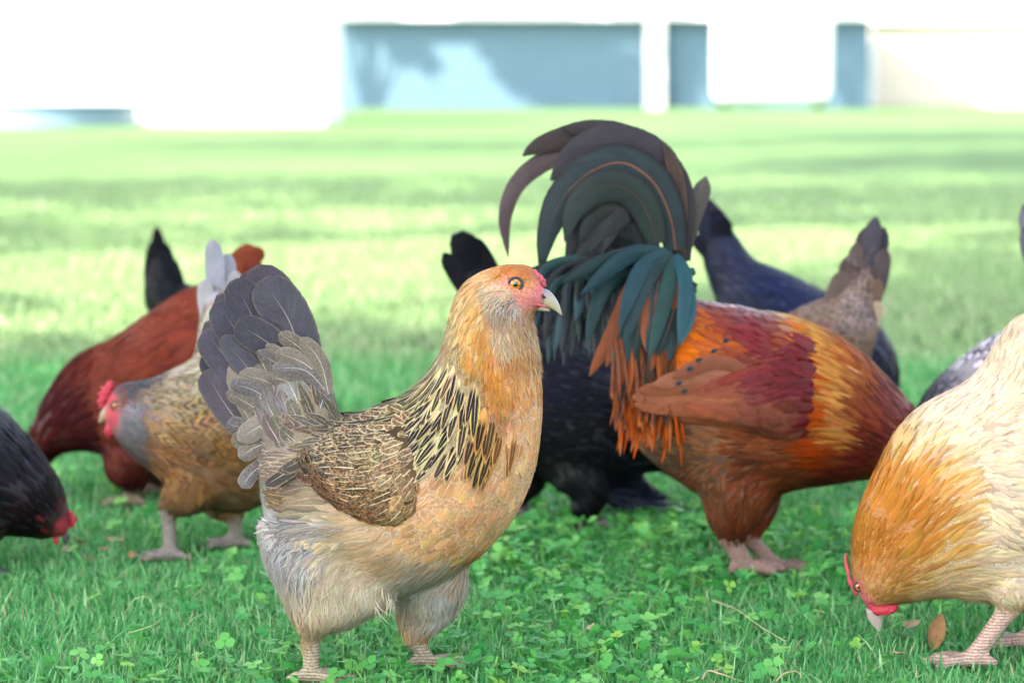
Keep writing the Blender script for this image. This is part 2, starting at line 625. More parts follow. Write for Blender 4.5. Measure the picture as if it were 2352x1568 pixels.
        wt = ar / sps ** 2
        M = int(min(90000, wt.sum() * 3.5))
        ti = rng.choice(len(tri), M, p=wt / wt.sum())
        r1, r2 = np.sqrt(rng.random(M)), rng.random(M)
        X = A[ti] * (1 - r1)[:, None] + B[ti] * (r1 * (1 - r2))[:, None] + C[ti] * (r1 * r2)[:, None]
        NN = nr[ti]
        px = s.flat_px(X)
        cols, i0 = s.lookup(px, seeds, jit)
        fe = target or Feathers()
        cell = {}
        cs_ = .02
        cnt = 0
        f_ = np.array([-s.N[1], s.N[0], 0])
        lat = (X - s.anchor) @ s.N
        for k in range(M):
            sd = seeds[i0[k]]
            if sd['t'] not in TYPES: continue
            if keep is not None and not keep(X[k], px[k], sd): continue
            L, Wd, spc, lf, jt, prof, nc = TYPES[sd['t']]
            spc = spc / dens
            if lat[k] < -.02: spc *= 1.5
            x = X[k]
            key = (int(x[0] // cs_), int(x[1] // cs_), int(x[2] // cs_))
            ok = True
            for a in (-1, 0, 1):
                for b in (-1, 0, 1):
                    for c in (-1, 0, 1):
                        for y in cell.get((key[0] + a, key[1] + b, key[2] + c), ()):
                            if (x[0] - y[0]) ** 2 + (x[1] - y[1]) ** 2 + (x[2] - y[2]) ** 2 < spc * spc:
                                ok = False; break
                        if not ok: break
                    if not ok: break
                if not ok: break
            if not ok: continue
            if flow is None:
                fl = np.zeros(3); pr = 9
                for j, (pp, idx, dd) in enumerate(s.kd.find_n(Vector(x), 4)):
                    if j == 0: pr = s.part[idx]
                    fl += s.flow[idx] / (dd + .004)
                if pr == 2: continue
                if pr == 1:
                    L = min(L, max(.009, (x[2] - min(s.hocks, key=lambda q: abs(np.dot(x - q, f_)) )[2]) * .9 + .006))
            else:
                fl = flow(x)
            cell.setdefault(key, []).append(x)
            n = NN[k]
            fl = fl / (np.linalg.norm(fl) + 1e-9) + np.array([0, 0, -grav])
            fl = fl - n * np.dot(fl, n)
            ln = np.linalg.norm(fl)
            if ln < 1e-5: continue
            fl /= ln
            sdv = np.cross(n, fl)
            an = rng.normal(0, jt)
            fl = fl * math.cos(an) + sdv * math.sin(an)
            L_ = L * rng.uniform(.78, 1.18) * (1 / dens) ** .5; W_ = Wd * rng.uniform(.85, 1.15) * (1 / dens) ** .5
            K = 7
            vv = np.linspace(0, 1, K)
            ctrl = []
            lfr = lf * lift * rng.uniform(.6, 1.5)
            nn = n
            nrm = []
            p0 = x
            for q in (0, .33, .66, 1.0):
                p = p0 + fl * (L_ * .33 if q else 0)
                hit = bvh.find_nearest(Vector(p), .06)
                if hit[0] is not None:
                    hn = np.array(hit[1]); 
                    if np.dot(hn, nn) > .2:
                        off = np.dot(np.array(hit[0]) - p, hn)
                        off = max(min(off, .012), -.012)
                        p = p + hn * off
                        nn = hn
                p0 = p
                ctrl.append(p + nn * (-.0008 + lfr * L_ * (q ** 1.3) + .0006 * rng.random()))
                nrm.append(nn)
                fl = fl - nn * np.dot(fl, nn); fl /= np.linalg.norm(fl) + 1e-9
            ctrl = catmull(ctrl, 2)
            nrm = catmull(nrm, 2)
            tg = np.gradient(ctrl, axis=0); tg /= np.linalg.norm(tg, axis=1, keepdims=True) + 1e-9
            sv = np.cross(nrm, tg); sv /= np.linalg.norm(sv, axis=1, keepdims=True) + 1e-9
            e, shf, sk, g, bar, var = cols[3][k]
            kk = max(.3, 1 + rng.normal(0, var)); kt = 1 + rng.normal(0, .05, 3)
            ca = np.minimum(cols[0][k] * kk * kt, .92); cb = np.minimum(cols[1][k] * (1 + (kk - 1) * .6) * kt, .92); c3 = cols[2][k]
            fe.add(ctrl, sv, nrm, W_, prof, (*ca, g), (*cb, 1), (*c3, 1), (e, shf, sk, bar), nc, .16)
            cnt += 1
            if cnt >= ncap: break
        if target is None:
            return fe.build(name, parent or s.root)
        return fe

    def quill(s, fe, pts, width, lat, ca, cb=None, cs=None, e=.0, sh=.05, sk=0, g=.3, bar=0, prof='long', n=6, camber=.10, tilt=0., ncol=7, wav=0, fray=.22):
        """A big single feather drawn by its shaft; lat: lateral metres (start, end)."""
        la = np.interp(np.linspace(0, 1, len(pts)), np.linspace(0, 1, len(lat)), lat)
        P3 = catmull([s.PL(p[0], p[1], l) for p, l in zip(pts, la)], n)
        sc = np.linalg.norm(s.P(1000, 900) - s.P(1001, 900))
        tg = np.gradient(P3, axis=0); tg /= np.linalg.norm(tg, axis=1, keepdims=True) + 1e-9
        Nn = np.broadcast_to(s.N, P3.shape)
        sv = np.cross(Nn, tg); sv /= np.linalg.norm(sv, axis=1, keepdims=True) + 1e-9
        sv = sv * math.cos(tilt) + Nn * math.sin(tilt)
        nv = np.cross(tg, sv)
        K = len(P3)
        ws = None
        if wav:
            ws = 1 + wav * np.sin(np.linspace(0, 9, K) + rng.random() * 6) * np.linspace(0, 1, K)
        kt = 1 + rng.normal(0, .06)
        cb = cb or ca; cs = cs or cb
        fe.add(P3, sv, nv, width * sc, prof, (*(hx(ca) * kt), g), (*hx(cb), 1), (*hx(cs), fray), (e, sh, sk, bar), ncol, camber, ws)

    def wing(s, rings, seeds, thick=.012, side=1, nsub=5, nt=17, name='wing', dens=None, lift=1.0, quills=None, jit=6):
        tops = catmull([(*r[0],) for r in rings], nsub); bots = catmull([(*r[1],) for r in rings], nsub)
        T = len(tops)
        lat = np.full((T, nt), np.nan)
        base = np.empty((T, nt, 3))
        for i in range(T):
            for j in range(nt):
                f = j / (nt - 1)
                q = tops[i] * (1 - f) + bots[i] * f
                b = s.P(q[0], q[1]); base[i, j] = b
                h = s.bvh.ray_cast(Vector(b + s.N * side * .4), Vector(-s.N * side))
                if h[0] is not None:
                    l_ = np.dot(np.array(h[0]) - s.anchor, s.N)
                    if l_ * side > .012: lat[i, j] = l_
        for j in range(nt):
            last = None
            for i in range(T):
                if np.isnan(lat[i, j]):
                    if last is not None: lat[i, j] = last * .985
                else: last = lat[i, j]
        med = np.nanmedian(np.abs(lat)) * side
        lat[np.isnan(lat)] = med * .7
        raw = lat.copy()
        for _ in range(5):
            p = np.pad(lat, 1, mode='edge')
            lat = (p[1:-1, 1:-1] * 2 + p[:-2, 1:-1] + p[2:, 1:-1] + p[1:-1, :-2] + p[1:-1, 2:]) / 6
        if side > 0: lat = np.maximum(lat, np.where(np.isfinite(raw), raw - .004, lat))
        else: lat = np.minimum(lat, np.where(np.isfinite(raw), raw + .004, lat))
        f = np.linspace(0, 1, nt)[None]; t = np.linspace(0, 1, T)[:, None]
        th = thick * np.clip(1 - (2 * f - 1) ** 4, 0, 1) ** .5 * np.clip(np.minimum(t * 2.6, 1), 0, 1) * (1 - .35 * t)
        V = base + s.N * (lat + side * (th - .001 - .007 * np.clip(1 - t * 4, 0, 1)))[..., None]
        idx = np.arange(T * nt).reshape(T, nt)
        F = np.stack([idx[:-1, :-1], idx[1:, :-1], idx[1:, 1:], idx[:-1, 1:]], -1).reshape(-1, 4)
        if side < 0: F = F[:, ::-1]
        D = np.gradient(V, axis=0); D /= np.linalg.norm(D, axis=-1, keepdims=True) + 1e-9
        co = V.reshape(-1, 3); tri = np.vstack([F[:, :3], F[:, [0, 2, 3]]])
        nrm = np.cross(co[tri[:, 1]] - co[tri[:, 0]], co[tri[:, 2]] - co[tri[:, 0]]).sum(0)
        if np.dot(nrm, s.N) * side < 0:
            tri = tri[:, ::-1]; F = F[:, ::-1]
        bvh = BVHTree.FromPolygons([Vector(v) for v in co], tri.tolist())
        kd = KDTree(len(co))
        for i, v in enumerate(co): kd.insert(v, i)
        kd.balance()
        Df = D.reshape(-1, 3)
        fe = Feathers()
        # bed of the wing
        c, _ = s.lookup(s.flat_px(co), seeds)
        fe.V.append(co); fe.F.append(F); fe.UV.append(np.full((len(co), 3), .3))
        z = lambda a: np.hstack([a * .7, np.zeros((len(co), 1))])
        fe.A.append(z(c[0])); fe.B.append(z(c[0])); fe.C.append(z(c[0])); fe.P.append(np.zeros((len(co), 4)))
        fe.nv += len(co)
        s.scatter('x', seeds, co, tri, bvh, lambda x: Df[kd.find(Vector(x))[1]].copy(), target=fe, dens=dens, lift=lift, jit=jit)
        if quills: quills(fe, side, float(np.nanmedian(lat)))
        return fe.build(name, s.root)

    def eye(s, px, py, r, side=1, iris=M_IRIS, look=(0, 0)):
        h = s.bvh.ray_cast(Vector(s.P(px, py) + s.N * side * .3), Vector(-s.N * side))
        c = np.array(h[0]) if h[0] is not None else s.P(px, py, .02 * side)
        c = c - s.N * side * r * .45
        def ball(name, c, r, mat, par, sq=1.0):
            bm = bmesh.new(); bmesh.ops.create_uvsphere(bm, u_segments=24, v_segments=16, radius=r)
            R = Vector(s.N * side).to_track_quat('Z', 'Y').to_matrix().to_4x4()
            bmesh.ops.transform(bm, matrix=Matrix.Translation(Vector(c)) @ R @ Matrix.Diagonal((1, 1, sq, 1)), verts=bm.verts)
            me = bpy.data.meshes.new(name); bm.to_mesh(me); bm.free()
            me.polygons.foreach_set('use_smooth', np.ones(len(me.polygons), bool))
            return link_mesh(name, me, mat, par)
        e = ball('eye', c, r, iris, s.root, .8)
        ball('pupil', c + s.N * side * r * .47, r * .58, M_PUPIL, e, .62)
        # eyelid ring
        th = np.linspace(0, 2 * np.pi, 33)[:-1]
        a = np.array([-s.N[1], s.N[0], 0]); b = np.array([0, 0, 1.0])
        pts = np.array([c + s.N * side * r * .42 + (a * math.cos(t) + b * math.sin(t) * .94) * r * 1.02 for t in th])
        V = []
        for i, t in enumerate(th):
            rad = a * math.cos(t) + b * math.sin(t)
            for k in range(8):
                q = 2 * math.pi * k / 8
                V.append(pts[i] + r * .24 * (rad * math.cos(q) + s.N * side * math.sin(q) * .7) * (1 + .12 * math.sin(i * 3.1)))
        F = [(i * 8 + k, i * 8 + (k + 1) % 8, ((i + 1) % 32) * 8 + (k + 1) % 8, ((i + 1) % 32) * 8 + k) for i in range(32) for k in range(8)]
        link_mesh('eyelid', np_mesh('eyelid', V, F), M_LID, e)

    def beak(s, top, bot, w0, colt='#8E86A0', colb='#E2D2A8', low=None, lat=0):
        """upper mandible between a ridge line and a mouth line, plus the lower mandible"""
        fe = []
        def half(name, t, b, w, c1, c2):
            T = catmull([s.P(*p, lat) for p in t], 6); B = catmull([s.P(*p, lat) for p in b], 6)
            n = len(T); f = np.linspace(0, 1, n)
            wd = w * (1 - f ** 1.6) + .0003
            V, C = [], []
            th = np.linspace(0, 2 * np.pi, 20, endpoint=False)
            for i in range(n):
                c = (T[i] + B[i]) / 2; a = (T[i] - B[i]) / 2
                for q in th:
                    sq = math.sin(q); sq = math.copysign(abs(sq) ** .8, sq)
                    V.append(c + a * math.cos(q) + s.N * wd[i] * sq)
                    k = min(1, max(0, (math.cos(q) * .5 + .5) * 1.5 - .45)) * (1 - .55 * f[i])
                    C.append((*(hx(c1) * k + hx(c2) * (1 - k)), 0))
            me = np_mesh(name, V, tube_faces(n, 20)); attr(me, 'ca', C)
            return link_mesh(name, me, M_BEAK, s.root)
        b = half('beak', top, bot, w0, colt, colb)
        if low: half('lower_beak', low[0], low[1], w0 * .85, colb, colb)
        return b


def beak_material():
    m = NT('beak_horn')
    ca = m.att('ca')
    tc = m.n('ShaderNodeTexCoord').outputs['Object']
    n = m.noise(500, 3, tc)
    m.base(m.mix(m.math('MULTIPLY', n, .35), ca.outputs['Color'], (.12, .10, .12)))
    m.set(Roughness=.32, Specular_IOR_Level=.5)
    m.bump(n, .2, .0006)
    return m.m


M_BEAK = beak_material()

# ================================================================== setting
def lawn_material():
    m = NT('lawn')
    tc = m.n('ShaderNodeTexCoord').outputs['Object']
    n1 = m.noise(.35, 5, tc); n2 = m.noise(9, 5, tc); n3 = m.noise(70, 4, tc)
    c = m.mix(m.smooth(n1, .35, .65), hx('#6A9E54', .38), hx('#88B26A', .40))
    c = m.mix(m.math('MULTIPLY', m.smooth(n2, .35, .75), .6), c, hx('#98B478', .40))
    c = m.mix(m.math('MULTIPLY', m.smooth(n3, .45, .8), .5), c, hx('#5E9444', .5))
    m.base(c)
    m.set(Roughness=.7, Specular_IOR_Level=.15)
    m.bump(n3, .6, .02)
    return m.m


def soil_material():
    m = NT('soil')
    tc = m.n('ShaderNodeTexCoord').outputs['Object']
    n1 = m.noise(12, 5, tc); n2 = m.noise(120, 4, tc)
    c = m.mix(n1, hx('#2F5A2A', .5), hx('#4A6A35', .5))
    c = m.mix(m.smooth(n2, .5, .7), c, hx('#5A4A34', .5))
    m.base(c)
    m.set(Roughness=.9, Specular_IOR_Level=.1)
    m.bump(n2, .8, .01)
    return m.m


def ground_sheet(name, x0, x1, y0, y1, nx, ny, mat, z=0.0, amp=.0):
    xs = np.linspace(x0, x1, nx); ys = np.linspace(y0, y1, ny)
    X, Y = np.meshgrid(xs, ys)
    Z = np.full_like(X, z) + amp * np.sin(X * .9 + 1) * np.sin(Y * .35)
    idx = np.arange(nx * ny).reshape(ny, nx)
    F = np.stack([idx[:-1, :-1], idx[:-1, 1:], idx[1:, 1:], idx[1:, :-1]], -1).reshape(-1, 4)
    o = link_mesh(name, np_mesh(name, np.stack([X, Y, Z], -1).reshape(-1, 3), F), mat)
    o['kind'] = 'structure'
    return o


ground_sheet('ground', -400, 400, -60, 900, 41, 61, lawn_material(), -.006)
ground_sheet('lawn_soil', -2.8, 2.8, 1.6, 7.2, 12, 20, soil_material(), -.002)


def blade_field(n, box, hgt, wid, lean, patch=None, fade=False):
    """grass blades: curved tapered strips, 4 rows of 2 verts"""
    x0, x1, y0, y1 = box
    y = y0 + (y1 - y0) * (1 - np.sqrt(1 - rng.random(n)) if fade else rng.random(n))
    x = (x0 + (x1 - x0) * rng.random(n)) * (y / y1 if patch is None else 1.0)
    h = hgt * rng.uniform(.45, 1.25, n)
    if fade: h *= 1 - .6 * (y - y0) / (y1 - y0)
    for f in FEET:      # trodden down round the feet
        q = np.exp(-(((x - f[0]) / .045) ** 2 + ((y - f[1] + .035) / .075) ** 2) ** 1.5)
        h = h * (1 - .45 * q)
    w = wid * rng.uniform(.6, 1.3, n)
    az = rng.random(n) * 2 * np.pi
    ln = np.abs(rng.normal(0, lean, n)) + .08
    d = np.stack([np.cos(az), np.sin(az)], -1)
    fa = az + np.pi / 2 + rng.normal(0, .5, n)
    sd = np.stack([np.cos(fa), np.sin(fa), np.zeros(n)], -1)
    K = 5
    V = np.empty((n, K, 2, 3))
    for k, t in enumerate(np.linspace(0, 1, K)):
        up = h * (t - .35 * np.minimum(ln, 1.2) * t * t)
        out = h * ln * t ** 1.8
        c = np.stack([x + d[:, 0] * out, y + d[:, 1] * out, up - .004], -1)
        ww = w * (1 - t ** 2.2) * .5 + .0002
        V[:, k, 0] = c - sd * ww[:, None]
        V[:, k, 1] = c + sd * ww[:, None]
    idx = np.arange(n * K * 2).reshape(n, K, 2)
    F = np.stack([idx[:, :-1, 0], idx[:, :-1, 1], idx[:, 1:, 1], idx[:, 1:, 0]], -1).reshape(-1, 4)
    r = rng.random(n); r2 = rng.random(n)
    t = np.linspace(0, 1, K)
    col = np.empty((n, K, 2, 4))
    col[..., 0] = r[:, None, None]; col[..., 1] = t[None, :, None]; col[..., 2] = r2[:, None, None]; col[..., 3] = 1
    return V.reshape(-1, 3), F, col.reshape(-1, 4)


def clover_field(n, box):
    """clover: a thin stem and three round leaflets with a fold"""
    x0, x1, y0, y1 = box
    Vs, Fs, Cs = [], [], []
    off = 0
    tmpl = []
    for a in np.linspace(0, np.pi, 6):
        tmpl.append((math.sin(a) * .50 * (1.06 if 1 < a < 2.4 else 1), (1 - math.cos(a)) * .5))
    half = np.array(tmpl)                         # right outline base->tip
    half[-1] = (0, .93)
    for i in range(n):
        y = y0 + (y1 - y0) * rng.random()
        x = (x0 + (x1 - x0) * rng.random()) * (y / y1)
        if math.sin(x * 5.1 + 2) + math.sin(y * 4.3 + x * 2) + rng.normal(0, .9) < (-.2 if x > 0 else .55): continue
        if min(((x - f[0]) / .03) ** 2 + ((y - f[1] + .03) / .05) ** 2 for f in FEET) < 1: continue
        h = rng.uniform(.012, .032); L = rng.uniform(.0055, .0115) * (1.15 if rng.random() < .15 else 1)
        az = rng.random() * 6.28
        tilt = rng.normal(0, .5); tdir = rng.random() * 6.28
        top = np.array([x + rng.normal(0, .008), y + rng.normal(0, .008), h])
        ux = np.array([math.cos(tdir), math.sin(tdir), 0]); 
        nrm = np.array([0, 0, 1]) * math.cos(tilt) + ux * math.sin(tilt)
        a0 = np.cross(nrm, [0.3, 1, 0]); a0 /= np.linalg.norm(a0); b0 = np.cross(nrm, a0)
        r = rng.random(); r2 = rng.random()
        for k in range(3):
            q = az + k * 2.094 + rng.normal(0, .08)
            dv = a0 * math.cos(q) + b0 * math.sin(q); sv = np.cross(nrm, dv)
            dv = dv * math.cos(.12) + nrm * math.sin(rng.normal(.1, .22)); dv /= np.linalg.norm(dv)
            fold = rng.uniform(.05, .35)
            mid = [top + dv * (.08 + v) * L for v in half[:, 1]]
            R = [top + (dv * (.08 + v) + sv * u + nrm * u * fold) * L for u, v in half]
            Lf = [top + (dv * (.08 + v) - sv * u + nrm * u * fold) * L for u, v in half]
            for j in range(6): Vs += [Lf[j], mid[j], R[j]]
            for j in range(5):
                b = off + j * 3
                Fs += [(b, b + 1, b + 4, b + 3), (b + 1, b + 2, b + 5, b + 4)]
            for j in range(6): Cs += [(r, .75 + .25 * j / 5, r2, 1)] * 3
            off += 18
        s0 = np.array([x, y, 0])
        m_ = (s0 + top) / 2 + np.array([rng.normal(0, .004), rng.normal(0, .004), 0])
        wv = np.array([.0007, 0, 0])
        Vs += [s0 - wv, s0 + wv, m_ - wv, m_ + wv, top - wv, top + wv]
        Fs += [(off, off + 1, off + 3, off + 2), (off + 2, off + 3, off + 5, off + 4)]
        Cs += [(r, .5, r2, 1)] * 6
        off += 6
    return np.array(Vs), np.array(Fs), np.array(Cs)


def grass_material(name, dark, mid, light, dry):
    m = NT(name)
    a = m.att('gc')
    sc = m.n('ShaderNodeSeparateColor'); m.l(a.outputs['Color'], sc.inputs[0])
    r, t, r2 = sc.outputs
    c = m.mix(m.smooth(r, .0, .55), dark, mid)
    c = m.mix(m.smooth(r, .6, 1.0), c, light)
    c = m.mix(m.math('MULTIPLY', m.math('SUBTRACT', 1.0, m.smooth(t, 0, .35)), .45), c, hx('#A8B88A', .6))
    c = m.mix(m.math('MULTIPLY', m.math('GREATER_THAN', r2, .972), .9), c, dry)
    m.base(c)
    m.set(Roughness=.42, Specular_IOR_Level=.4)
    tr = m.n('ShaderNodeBsdfTranslucent')
    hv = m.n('ShaderNodeHueSaturation'); hv.inputs['Value'].default_value = 1.35; hv.inputs['Hue'].default_value = .488
    m.l(c, hv.inputs['Color']); m.l(hv.outputs[0], tr.inputs['Color'])
    mx = m.n('ShaderNodeMixShader'); mx.inputs[0].default_value = .38
    m.l(m.b.outputs[0], mx.inputs[1]); m.l(tr.outputs[0], mx.inputs[2])
    m.l(mx.outputs[0], m.out.inputs['Surface'])
    return m.m


M_GRASS = grass_material('grass_blade', hx('#3E9C54', .66), hx('#6ABE6E', .7), hx('#A8DA98', .74), hx('#C9BE96', .7))
M_GRASS_FAR = grass_material('grass_blade_far', hx('#84B070', .64), hx('#A2C284', .66), hx('#BED29E', .68), hx('#CCC8AE', .66))  # paler version of the near grass: sunlit glare and sheen put into colour
M_CLOVER = grass_material('clover_leaf', hx('#44A454', .7), hx('#60BC5E', .7), hx('#90DC70', .7), hx('#9AD650', .75))


def grass_object(name, bits, mat, label, cat):
    V = np.vstack([b[0] for b in bits]); off = 0; F = []
    for b in bits:
        F.append(b[1] + off); off += len(b[0])
    me = np_mesh(name, V, np.vstack(F))
    attr(me, 'gc', np.vstack([b[2] for b in bits]))
    return tag(link_mesh(name, me, mat), label, cat, None, 'stuff')


# ---- things far behind, all well out of focus
def box_mesh(bm, x0, x1, y0, y1, z0, z1, bevel=0):
    v = bmesh.ops.create_cube(bm, size=1)['verts']
    bmesh.ops.transform(bm, matrix=Matrix.Translation(((x0 + x1) / 2, (y0 + y1) / 2, (z0 + z1) / 2)) @ Matrix.Diagonal((x1 - x0, y1 - y0, z1 - z0, 1)), verts=v)
    if bevel:
        es = list({e for q in v for e in q.link_edges})
        bmesh.ops.bevel(bm, geom=es, offset=bevel, segments=5, affect='EDGES', profile=.5)


def bm_obj(name, fn, mat, parent=None, smooth=False):
    bm = bmesh.new(); fn(bm)
    me = bpy.data.meshes.new(name); bm.to_mesh(me); bm.free()
    if smooth: me.polygons.foreach_set('use_smooth', np.ones(len(me.polygons), bool))
    return link_mesh(name, me, mat, parent)


def siding(name, col, period, axis=0, depth=.02, rough=.6):
    m = NT(name)
    tc = m.n('ShaderNodeTexCoord').outputs['Object']
    wv = m.n('ShaderNodeTexWave', wave_type='BANDS', bands_direction='XYZ'[axis])
    wv.inputs['Scale'].default_value = .314 / period
    wv.inputs['Distortion'].default_value = 0
    m.l(tc, wv.inputs['Vector'])
    n = m.noise(1.5, 4, tc)
    c = np.asarray(col)
    m.base(m.mix(n, tuple(c * .85), tuple(np.minimum(c * 1.15, .9))))
    m.set(Roughness=rough)
    m.bump(wv.outputs['Fac'], .5, depth)
    return m.m


M_WHITE = siding('white_siding', (.80, .80, .78), .15, 2)
M_TRIM = plain('white_paint', (.82, .82, .80), .5, .05, 3)
M_ROOF = plain('pale_roofing', (.62, .62, .60), .7, .1, 8)
M_BLUE = siding('blue_metal_siding', hx('#6C90A8', .54), .30, 0)
M_CREAM = siding('cream_siding', hx('#EADBC8', .95), .18, 2)


def gx(px, Y): return at(px, 400, Y).x


def gable(bm, x0, x1, y0, y1, z0, z1, over=.4, th=.12):
    ym = (y0 + y1) / 2
    for a, b in ((y0 - over, ym), (y1 + over, ym)):
        za = z0 - over * (z1 - z0) / (ym - y0)
        q = [(x0 - over, a, za), (x1 + over, a, za), (x1 + over, b, z1), (x0 - over, b, z1)]
        vs_ = [bm.verts.new(p) for p in q] + [bm.verts.new((p[0], p[1], p[2] + th)) for p in q]
        for f in ((0, 1, 2, 3), (4, 5, 6, 7), (0, 1, 5, 4), (1, 2, 6, 5), (2, 3, 7, 6), (3, 0, 4, 7)):
            bm.faces.new([vs_[i] for i in f])


# white house on the left
Yh = 43.5
h_ = tag(empty('house', (gx(300, Yh), Yh, 0)), 'white sunlit house behind the left part of the lawn', 'house')
xa, xb = gx(-520, Yh), gx(742, Yh)
bm_obj('wall', lambda bm: box_mesh(bm, xa, xb, Yh, Yh + 5, -.1, 3.0), M_WHITE, h_)
bm_obj('roof', lambda bm: gable(bm, xa, xb, Yh, Yh + 5, 3.02, 4.8), M_ROOF, h_)
bm_obj('corner_board', lambda bm: box_mesh(bm, xb - .10, xb + .02, Yh - .03, Yh + .09, -.1, 2.98), M_TRIM, h_)
# low blue pool in front of it
Yp = 40.5
p_ = tag(empty('pool', (gx(60, Yp), Yp, 0)), 'low white and blue above-ground pool in front of the white house', 'pool')
pr = gx(283, Yp) - gx(60, Yp)
def pool_wall(bm):
    r = bmesh.ops.create_cone(bm, cap_ends=True, segments=48, radius1=pr, radius2=pr, depth=.32)
    bmesh.ops.translate(bm, verts=r['verts'], vec=(gx(60, Yp), Yp + pr, .15))
bm_obj('pool_wall', pool_wall, plain('pool_liner', hx('#9CBCD4', .5), .4, .3, 1.2), p_)
def pool_rim(bm):
    r = bmesh.ops.create_cone(bm, cap_ends=True, segments=48, radius1=pr + .04, radius2=pr + .04, depth=.07)
    bmesh.ops.translate(bm, verts=r['verts'], vec=(gx(60, Yp), Yp + pr, .345))
bm_obj('rim', pool_rim, plain('pool_rim', hx('#2F6E9C', .4), .4, .1, 2), p_)
# long blue metal-sided building
Yb = 82.0
b_ = tag(empty('barn', (gx(1300, Yb), Yb, 0)), 'long blue metal-sided building with a white roof edge behind the rooster', 'barn')
zb = at(1176, 44, Yb).z
xa, xb = gx(783, Yb), gx(1994, Yb)
bm_obj('wall', lambda bm: box_mesh(bm, xa, xb, Yb, Yb + 10, -.2, zb), M_BLUE, b_)
bm_obj('roof', lambda bm: gable(bm, xa, xb, Yb - .3, Yb + 10, zb + .35, zb + 3.2, .3), M_ROOF, b_)
bm_obj('fascia', lambda bm: box_mesh(bm, xa - .3, xb + .3, Yb - .62, Yb - .5, zb - .02, zb + .55), M_TRIM, b_)
def posts(px):
    bm_obj('post', lambda bm: box_mesh(bm, gx(px - 22, Yb), gx(px + 20, Yb), Yb - .55, Yb - .1, -.1, zb), M_TRIM, b_)
posts(1502)
# white trailer
Yt = 74.0
t_ = tag(empty('trailer', (gx(1775, Yt), Yt, 0)), 'white boxy trailer with rounded corners parked before the blue building', 'trailer')
xa, xb = gx(1646, Yt), gx(1911, Yt)
bm_obj('trailer_body', lambda bm: box_mesh(bm, xa, xb, Yt, Yt + 2.2, .22, 3.7, .35), plain('trailer_paint', (.85, .85, .85), .3, .03, 2), t_, True)
def wheel(x):
    def f(bm):
        r = bmesh.ops.create_cone(bm, cap_ends=True, segments=24, radius1=.3, radius2=.3, depth=.2)
        bmesh.ops.transform(bm, matrix=Matrix.Translation((x, Yt + 1.1, .3)) @ Matrix.Rotation(math.pi / 2, 4, 'Y'), verts=r['verts'])
    bm_obj('wheel', f, plain('tyre_rubber', (.03, .03, .03), .8, .2, 10), t_)
wheel(xa + .3); wheel(xb - .3)
# cream building on the right
Yc = 92.0
c_ = tag(empty('house', (gx(2200, Yc), Yc, 0)), 'pale cream building with white trim at the right behind the lawn', 'house')
xa, xb = gx(2000, Yc), gx(2700, Yc)
bm_obj('wall', lambda bm: box_mesh(bm, xa, xb, Yc, Yc + 9, -.2, 3.3), M_CREAM, c_)
bm_obj('roof', lambda bm: gable(bm, xa, xb, Yc, Yc + 9, 3.32, 6), M_ROOF, c_)
bm_obj('corner_board', lambda bm: box_mesh(bm, xa - .03, xa + .18, Yc - .04, Yc + .1, -.1, 3.3), M_TRIM, c_)


# ---- trees standing outside the picture whose shade falls on the lawn and the walls
def leaf_material():
    m = NT('tree_leaf')
    a = m.att('gc')
    sc = m.n('ShaderNodeSeparateColor'); m.l(a.outputs['Color'], sc.inputs[0])
    c = m.mix(sc.outputs[0], hx('#2F5A28', .6), hx('#6A9A48', .6))
    m.base(c); m.set(Roughness=.5)
    tr = m.n('ShaderNodeBsdfTranslucent'); m.l(c, tr.inputs['Color'])
    mx = m.n('ShaderNodeMixShader'); mx.inputs[0].default_value = .3
    m.l(m.b.outputs[0], mx.inputs[1]); m.l(tr.outputs[0], mx.inputs[2]); m.l(mx.outputs[0], m.out.inputs['Surface'])
    return m.m


M_LEAF = leaf_material()
M_BARK = plain('bark', hx('#6A5440', .6), .9, .35, 12, .8)


def leaf_cloud(centers, radii, n, size, flat=.7):
    V, C = [], []
    for c, R in zip(centers, radii):
        k = max(3, int(n * R * R))
        d = rng.normal(size=(k, 3)); d /= np.linalg.norm(d, axis=1, keepdims=True)
        p = c + d * (R * rng.random(k)[:, None] ** .45) * np.array([1, 1, flat])
        a = rng.normal(size=(k, 3)); a /= np.linalg.norm(a, axis=1, keepdims=True)
        b = np.cross(a, rng.normal(size=(k, 3))); b /= np.linalg.norm(b, axis=1, keepdims=True)
        s = size * rng.uniform(.6, 1.3, k)[:, None]
        V.append(np.stack([p - a * s * .7, p - b * s * .34, p + a * s * .7, p + b * s * .34], 1))
        r = rng.random(k)
        C.append(np.repeat(np.stack([r, r, r, np.ones(k)], -1), 4, 0))
    V = np.concatenate(V).reshape(-1, 3)
    return V, np.arange(len(V)).reshape(-1, 4), np.concatenate(C)


